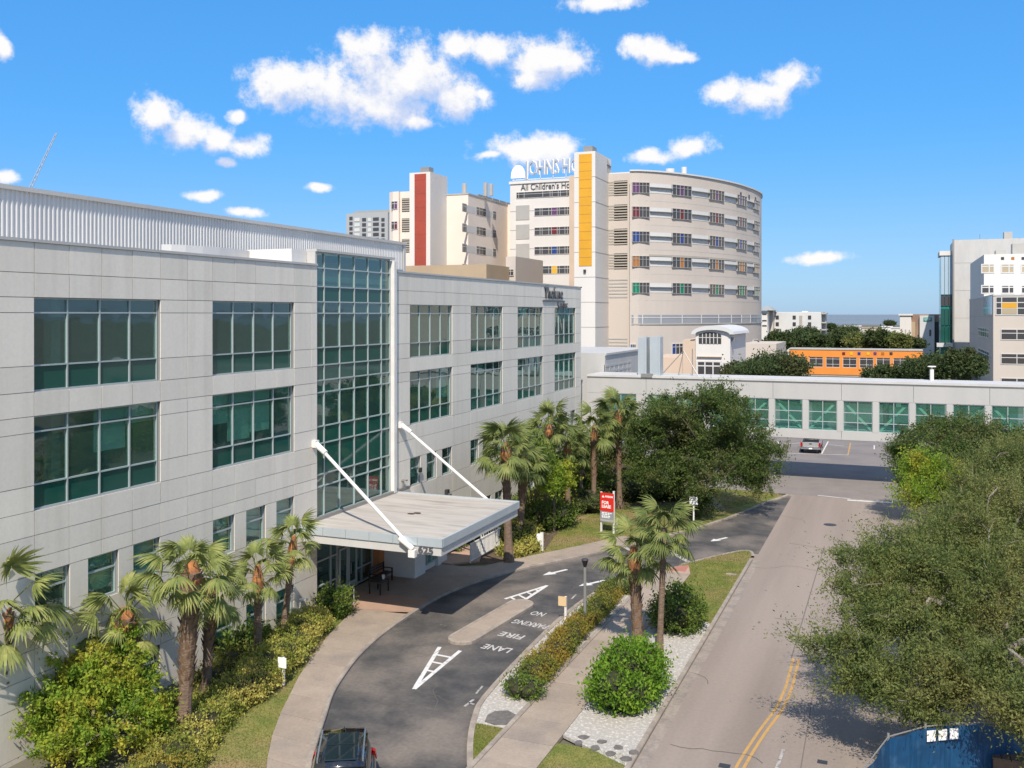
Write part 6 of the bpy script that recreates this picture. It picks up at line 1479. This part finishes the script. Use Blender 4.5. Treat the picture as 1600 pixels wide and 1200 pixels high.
for s in (-1, 1):
    child(MB().beam((s * .62, yb - .45, 1.79), (s * .62, yb - 2.3, 1.78), .045, .04).box(s * .62 - .02, s * .62 + .02, yb - .55, yb - .48, 1.70, 1.79).box(s * .62 - .02, s * .62 + .02, yb - 2.3, yb - 2.22, 1.68, 1.78), 'roof_rail', M['chrome'], suv)
    child(MB().hexa([(s * .78, yb - .02, .78), (s * .955, yb - .28, .78), (s * .955, yb - .05, .78), (s * .84, yb + .03, .78)][::s], [(s * .70, yb - .05, 1.02), (s * .90, yb - .3, 1.02), (s * .9, yb - .08, 1.02), (s * .78, yb + .0, 1.02)][::s]), 'tail_light', M['taillight'], suv)
    child(MB().hexa([(s * .93, yb - 2.95, 1.0), (s * 1.12, yb - 2.98, 1.02), (s * 1.12, yb - 2.86, 1.02), (s * .93, yb - 2.82, 1.0)][::s], [(s * .93, yb - 2.95, 1.14), (s * 1.10, yb - 2.97, 1.15), (s * 1.10, yb - 2.86, 1.15), (s * .93, yb - 2.82, 1.14)][::s]), 'wing_mirror', M['carpaint'], suv)
    for y in (yb - .85, yb - 3.75): wheel(suv, s * .83, y, .36)
    child(MB().box(s * .92 - .02, s * .955, yb - 1.9, yb - 1.75, .86, .89), 'door_handle', M['chrome'], suv)
child(MB().hexa([(-.62, yb - .22, 1.62), (.62, yb - .22, 1.62), (.55, yb - .02, 1.60), (-.55, yb - .02, 1.60)], [(-.62, yb - .22, 1.68), (.62, yb - .22, 1.68), (.55, yb - .02, 1.63), (-.55, yb - .02, 1.63)]), 'spoiler', M['carpaint'], suv)
child(MB().tube((0, yb - .35, 1.72), (0, yb - .27, 1.80), .03, .01, 6), 'aerial_fin', M['carpaint'], suv)
# silver pickup seen from behind
tp0, tp1 = P(1251.5, 709, 0), P(1281, 709.5, 0); tc_ = (tp0 + tp1) / 2
pk = vehicle_root('pickup_truck', 'silver pickup truck parked in the bay just past the skyway, tail towards the camera', 'pickup truck', tc_.x, tc_.y + .2, R(2))
loft([ring(0, .86, .95, .55, 1.12, 0), ring(.1, .9, .98, .45, 1.15, 0), ring(2.0, .9, 1.0, .42, 1.15, 0), ring(4.0, .9, 1.0, .42, 1.15), ring(5.2, .88, .97, .42, 1.12), ring(5.6, .8, .88, .5, .95)], M['silver'], 'body', pk, sub=1)
loft([gring(1.75, .9, .72, 1.12, 1.78), gring(1.95, .92, .76, 1.12, 1.86), gring(3.3, .92, .76, 1.12, 1.88), gring(3.6, .9, .72, 1.12, 1.8), gring(4.2, .88, .65, 1.1, 1.18)], M['silver'], 'cab', pk)
child(MB().hexa([(-.72, 1.72, 1.26), (.72, 1.72, 1.26), (.72, 1.80, 1.26), (-.72, 1.80, 1.26)], [(-.62, 1.74, 1.70), (.62, 1.74, 1.70), (.62, 1.86, 1.70), (-.62, 1.86, 1.70)]), 'rear_window', M['carglass'], pk)
child(MB().box(-.80, .80, .15, 1.7, 1.155, 1.19), 'bed_cover', M['black'], pk)
child(MB().box(-.74, .74, -.05, -.005, .66, 1.12), 'tailgate', M['silver'], pk)
child(MB().box(-.12, .12, -.08, -.052, .95, 1.03), 'tailgate_handle', M['black'], pk)
child(MB().box(-.95, .95, -.22, 0, .46, .62), 'bumper', M['chrome'], pk)
child(MB().box(-.16, .16, -.235, -.222, .48, .6), 'number_plate', M['letterwhite'], pk)
for s in (-1, 1):
    child(MB().box(min(s * .78, s * .97), max(s * .78, s * .97), -.055, .04, .72, 1.12), 'tail_light', M['taillight'], pk)
    child(MB().box(min(s * .98, s * 1.2), max(s * .98, s * 1.2), 3.5, 3.6, 1.15, 1.4), 'wing_mirror', M['black'], pk)
    for y in (1.0, 4.5): wheel(pk, s * .86, y, .4, .27)
# lamp post in the hedge
b = P(914, 982, .1); lp = thing('street_lamp', 'grey lamp post with small dark conical head standing in the olive hedge', 'street lamp', tuple(b))
top = D(914, 873, depth(b)).z
MB().tube((b.x, b.y, .1), (b.x, b.y, top - .35), .075, .065, 10).build('pole', M['greymetal'], lp)
MB().tube((b.x, b.y, top - .38), (b.x, b.y, top - .05), .06, .155, 12).build('lamp_head', M['black'], lp); MB().tube((b.x, b.y, top - .05), (b.x, b.y, top), .17, .12, 12).build('cap', M['darkmetal'], lp)
# tan wooden notice on the gravel
b = P(884, 970, .1); sg = thing('notice_sign', 'tan flat notice board on a cream post at the driveway edge of the gravel', 'sign', tuple(b)); zt = D(884, 932, depth(b)).z
MB().box(b.x - .05, b.x + .05, b.y - .05, b.y + .05, .1, zt).build('post', M['hwhite'], sg); MB().box(b.x - .33, b.x + .05, b.y - .09, b.y - .052, zt - .42, zt).build('board', M['tansign'], sg)
# for lease sign
b0, b1 = P(939, 831, .1), P(958.5, 834, .1); dL = depth((b0 + b1) / 2); ztop = D(950, 768, dL).z
fl = thing('for_lease_sign', 'tall red and grey FOR LEASE board on white posts on the brown lawn', 'sign', tuple((b0 + b1) / 2))
dxy = (b1 - b0); dxy.z = 0; wdt = dxy.length; rz = math.atan2(dxy.y, dxy.x); mid_ = (b0 + b1) / 2
def fbox(mb, x0, x1, y0, y1, z0, z1):
    cs, sn = math.cos(rz), math.sin(rz); t = lambda x, y: (mid_.x + x * cs - y * sn, mid_.y + x * sn + y * cs)
    q = [t(x0, y0), t(x1, y0), t(x1, y1), t(x0, y1)]; return mb.hexa([(*p, z0) for p in q], [(*p, z1) for p in q])
hw_ = wdt / 2
H0, H1 = ztop - .1, .78; zs_mid = ztop - .1 - (ztop - .1 - H1) * .63
for s in (-1, 1): fbox(MB(), s * hw_ - .05, s * hw_ + .05, .0, .1, .1, ztop + (.06 if s > 0 else -.06)).build('post', M['white'], fl)
fbox(MB(), hw_ * .55, hw_ * .65, .75, .85, .1, .9).build('rear_post', M['lightgrey'], fl)
fbox(MB(), -hw_ - .03, hw_ + .03, -.05, -.002, zs_mid, H0).build('red_board', M['red'], fl)
fbox(MB(), -hw_ - .03, hw_ + .03, -.05, -.002, H1, zs_mid - .005).build('grey_board', M['signgrey'], fl)
def ftext(s, x, z, size, m, xs=1.0, bold=.015, al='LEFT'):
    cs, sn = math.cos(rz), math.sin(rz); text_mesh('sign_lettering', s, size, M[m], .004, fl, (mid_.x + x * cs + .058 * sn, mid_.y + x * sn - .058 * cs, z), (R(90), 0, rz), xs, al, bold=bold)
hh = H0 - zs_mid
ftext('FOR', -hw_ * .80, zs_mid + hh * .47, .27, 'letterwhite', 1.0, .008); ftext('LEASE', -hw_ * .80, zs_mid + hh * .26, .27, 'letterwhite', .95, .008)
ftext('AVISON', -hw_ * .30, H0 - hh * .19, .17, 'letterwhite', .95, .006)
tri = MB(); cs, sn = math.cos(rz), math.sin(rz); tx = lambda x, z: (mid_.x + x * cs + .056 * sn, mid_.y + x * sn - .056 * cs, z)
tri.poly([tx(-hw_ * .8, H0 - hh * .25), tx(-hw_ * .38, H0 - hh * .25), tx(-hw_ * .59, H0 - hh * .12)]); tri.build('logo_mark', M['letterwhite'], fl)
gh = zs_mid - H1
for k, (f, w) in enumerate(((.86, 1.35), (.72, 1.1), (.56, 1.4), (.44, 1.2))):
    t = MB(); x = -hw_ * .8
    while x < -hw_ * .8 + w * hw_:
        l = random.uniform(.08, .2); a, c = tx(x, H1 + gh * (f - .045)), tx(x + l, H1 + gh * (f + .045)); t.poly([a, tx(x + l, H1 + gh * (f - .045)), c, tx(x, H1 + gh * (f + .045))]); x += l + .035
    t.build('small_print', M['letterwhite'], fl)
fbox(MB(), -hw_ - .02, hw_ + .02, -.056, -.0505, H1 + .06, H1 + .16).build('white_strip', M['lettergrey'] if False else M['hblank'], fl)
# white sign on a post near the path
b = P(1084, 821, .1); ws = thing('white_sign', 'small white sign on a white post before the broad oak by the driveway', 'sign', tuple(b)); zt = D(1084, 776, depth(b)).z
MB().box(b.x - .045, b.x + .045, b.y - .045, b.y + .045, .1, zt + .08).build('post', M['white'], ws); MB().box(b.x - .27, b.x + .27, b.y - .09, b.y - .05, zt - .52, zt).build('board', M['letterwhite'], ws)
t = MB()
for k in range(3): t.box(b.x - .2, b.x + .18 - .05 * k, b.y - .094, b.y - .0905, zt - .15 - .12 * k, zt - .11 - .12 * k)
t.build('small_print', M['hblank'], ws)
# white posts with boxes
b = P(846, 861, .1); wp = thing('utility_post', 'white utility post with a box beside the croton mound', 'post', tuple(b)); zt = D(846, 832, depth(b)).z
MB().box(b.x - .06, b.x + .12, b.y - .06, b.y + .06, .1, zt).build('post', M['white'], wp); MB().box(b.x - .26, b.x - .062, b.y - .12, b.y + .1, zt - .55, zt - .1).build('box', M['letterwhite'], wp)
b = P(443, 1062, .3); wp = thing('hedge_sign', 'small white blank sign sticking out of the yellow hedge', 'sign', tuple(b)); zt = D(443, 1027, depth(b)).z
MB().box(b.x - .04, b.x + .04, b.y - .04, b.y + .04, .1, zt).build('post', M['white'], wp); MB().box(b.x - .2, b.x + .16, b.y - .07, b.y - .041, zt - .38, zt).build('board', M['letterwhite'], wp)
b = P(474, 985, .9); MB
uw = thing('wall_pipe', 'white pipe elbow by the facade behind the end of the yellow hedge', 'pipe', (-24.9, 36.0, .1)); MB().tube((-24.9, 36.0, .1), (-24.9, 36.0, 1.15), .06).tube((-24.9, 36.0, 1.12), (-24.5, 36.0, 1.2), .07, .06).build('pipe', M['white'], uw)
# utility lids on the grass
for (u, v, w, d_, lab) in ((1143, 898, .55, .18, 'pale concrete strip lid in the grass of the island tip'), (936, 934, .45, .3, 'cream broken lid in the grass beyond the olive hedge'), (1140, 772, 1.1, .12, 'long pale strip lying in the lawn under the broad oak')):
    b = P(u, v, .12); tag(MB().box(b.x - w/2, b.x + w/2, b.y - d_/2, b.y + d_/2, .08, .17).build('inspection_cover', M['kerb']), lab, 'inspection cover', 'lids set into the lawns')
# bench by the doors
b = Vector((-24.6, 42.7, KZ)); bn = thing('bench', 'dark slatted bench standing by the glass entrance doors', 'bench', tuple(b))
for k in range(4): MB().box(b.x - .22 + k * .13, b.x - .12 + k * .13, b.y - .8, b.y + .8, KZ + .42, KZ + .46).build('seat_slat', M['darkmetal'], bn)
for k in range(3): MB().box(b.x - .29, b.x - .26, b.y - .8, b.y + .8, KZ + .56 + k * .13, KZ + .65 + k * .13).build('back_slat', M['darkmetal'], bn)
for s in (-1, 1):
    MB().box(b.x - .29, b.x - .23, b.y + s * .72 - .03, b.y + s * .72 + .03, KZ, KZ + .93).build('leg', M['black'], bn); MB().box(b.x + .22, b.x + .28, b.y + s * .72 - .03, b.y + s * .72 + .03, KZ, KZ + .62).build('leg', M['black'], bn); MB().box(b.x - .229, b.x + .28, b.y + s * .72 - .03, b.y + s * .72 + .03, KZ + .62, KZ + .66).build('armrest', M['black'], bn)
b = Vector((-23.9, 41.3, KZ)); bn2 = thing('table', 'small dark side table with a white cup before the entrance bench', 'table', tuple(b))
MB().box(b.x - .35, b.x + .35, b.y - .45, b.y + .45, KZ + .56, KZ + .61).build('table_top', M['darkmetal'], bn2)
for sx_ in (-1, 1):
    for sy_ in (-1, 1): MB().box(b.x + sx_ * .3 - .025, b.x + sx_ * .3 + .025, b.y + sy_ * .4 - .025, b.y + sy_ * .4 + .025, KZ, KZ + .56).build('leg', M['black'], bn2)
tag(MB().tube((b.x + .1, b.y + .25, KZ + .61), (b.x + .1, b.y + .25, KZ + .82), .06, .08, 10).build('white_cup', M['letterwhite']), 'white container standing on the dark table by the entrance', 'container')
pt_ = P(553, 944, KZ); cn = thing('warning_post', 'thin yellow topped post at the edge of the forecourt paving', 'post', tuple(pt_)); MB().tube(pt_, pt_ + Vector((0, 0, .8)), .025).build('post', M['alu'], cn)
# white railing of the ramp to the right of the canopy
ra = thing('ramp_railing', 'white picket railing around the ramp right of the canopy', 'railing', (-22.5, 48.0, KZ))
ra_pts = [Vector((-24.9, 49.6, .3)), Vector((-22.3, 49.3, .22)), Vector((-20.9, 47.95, KZ))]
ra_pts = [P(735, 880, .15), P(782, 853, .3), P(752, 842, .6)]
for i in range(len(ra_pts) - 1):
    a, c = ra_pts[i], ra_pts[i + 1]
    for z in (.12, 1.05): MB().beam(a + Vector((0, 0, z)), c + Vector((0, 0, z)), .06, .06).build('rail', M['white'], ra)
    n = int((c - a).length / .16)
    for k in range(n + 1):
        p = a.lerp(c, k / n); MB().box(p.x - .028, p.x + .028, p.y - .028, p.y + .028, p.z + (0 if k in (0, n) else .12), p.z + 1.05).build('picket', M['white'], ra)
MB().prism([(-25.4, 47.3), (-22.8, 47.3), (-21.6, 48.4), (-22.0, 49.6), (-23, 51.4), (-25.4, 51.4)], 0, KZ + .08).build('ramp_slab', M['brickpave'], ra)
# blue screened fence, bottom right
fe = thing('screened_fence', 'construction fence covered in blue mesh with taped paper notices at the bottom right', 'fence', (1.5, 30.5, 0))
fp = [P(1340, 1212, 2.0), P(1388, 1150, 2.0), P(1446, 1134, 2.0), P(1498, 1129, 2.0), P(1560, 1126, 2.0), P(1640, 1122, 2.0)]
for i, p in enumerate(fp):
    MB().tube((p.x, p.y, 0), (p.x, p.y, 2.08), .035, .035, 8).build('post', M['greymetal'], fe)
    if i < len(fp) - 1:
        c = fp[i + 1]; a = Vector((p.x, p.y, 0)); e = Vector((c.x, c.y, 0)); n = 8; mb = MB(); dd = (e - a).normalized(); nn = Vector((dd.y, -dd.x, 0))
        for k in range(n):
            for z in range(3):
                f = lambda t, zz: a.lerp(e, t) + nn * (.04 + .05 * math.sin(t * 9 + zz * 2 + i) * math.sin(math.pi * t)) + Vector((0, 0, zz))
                mb.poly([f(k / n, .08 + z * .62), f((k + 1) / n, .08 + z * .62), f((k + 1) / n, .7 + z * .62), f(k / n, .7 + z * .62)])
        mb.build('mesh_panel', M['bluefence'], fe); MB().tube((p.x, p.y, 1.98), (c.x, c.y, 1.98), .02, .02, 6).build('top_rail', M['greymetal'], fe)
for k, (u, v) in enumerate(((1448, 1146), (1464, 1143), (1481, 1141))):
    c = P(u, v, 1.72); i = 2 if k < 3 else 3; a, e = fp[2], fp[3]; dd = (e - a); dd.z = 0; dd.normalize(); nn = Vector((dd.y, -dd.x, 0)); t = (c - a).dot(dd); q = a + dd * t + nn * .11
    MB().hexa([q - dd * .14 + Vector((0, 0, -.42)), q + dd * .14 + Vector((0, 0, -.42)), q + dd * .14 - nn * .006 + Vector((0, 0, -.42)), q - dd * .14 - nn * .006 + Vector((0, 0, -.42))], [q - dd * .14 + Vector((0, 0, -.1)), q + dd * .14 + Vector((0, 0, -.1)), q + dd * .14 - nn * .006 + Vector((0, 0, -.1)), q - dd * .14 - nn * .006 + Vector((0, 0, -.1))]).build('paper_notice', M['letterwhite'], fe)
b = P(1585, 1200, .6); cr_ = thing('timber_crate', 'brown timber box in the corner in front of the blue fence', 'crate', (b.x, b.y, 0), None)
for k in range(5): MB().box(b.x - .62 + k * .25, b.x - .39 + k * .25, b.y - .5, b.y + .5, .98, 1.02).build('plank', M['crate'], cr_)
MB().box(b.x - .6, b.x + .6, b.y - .48, b.y + .48, .0, .97).build('body', M['crate'], cr_)
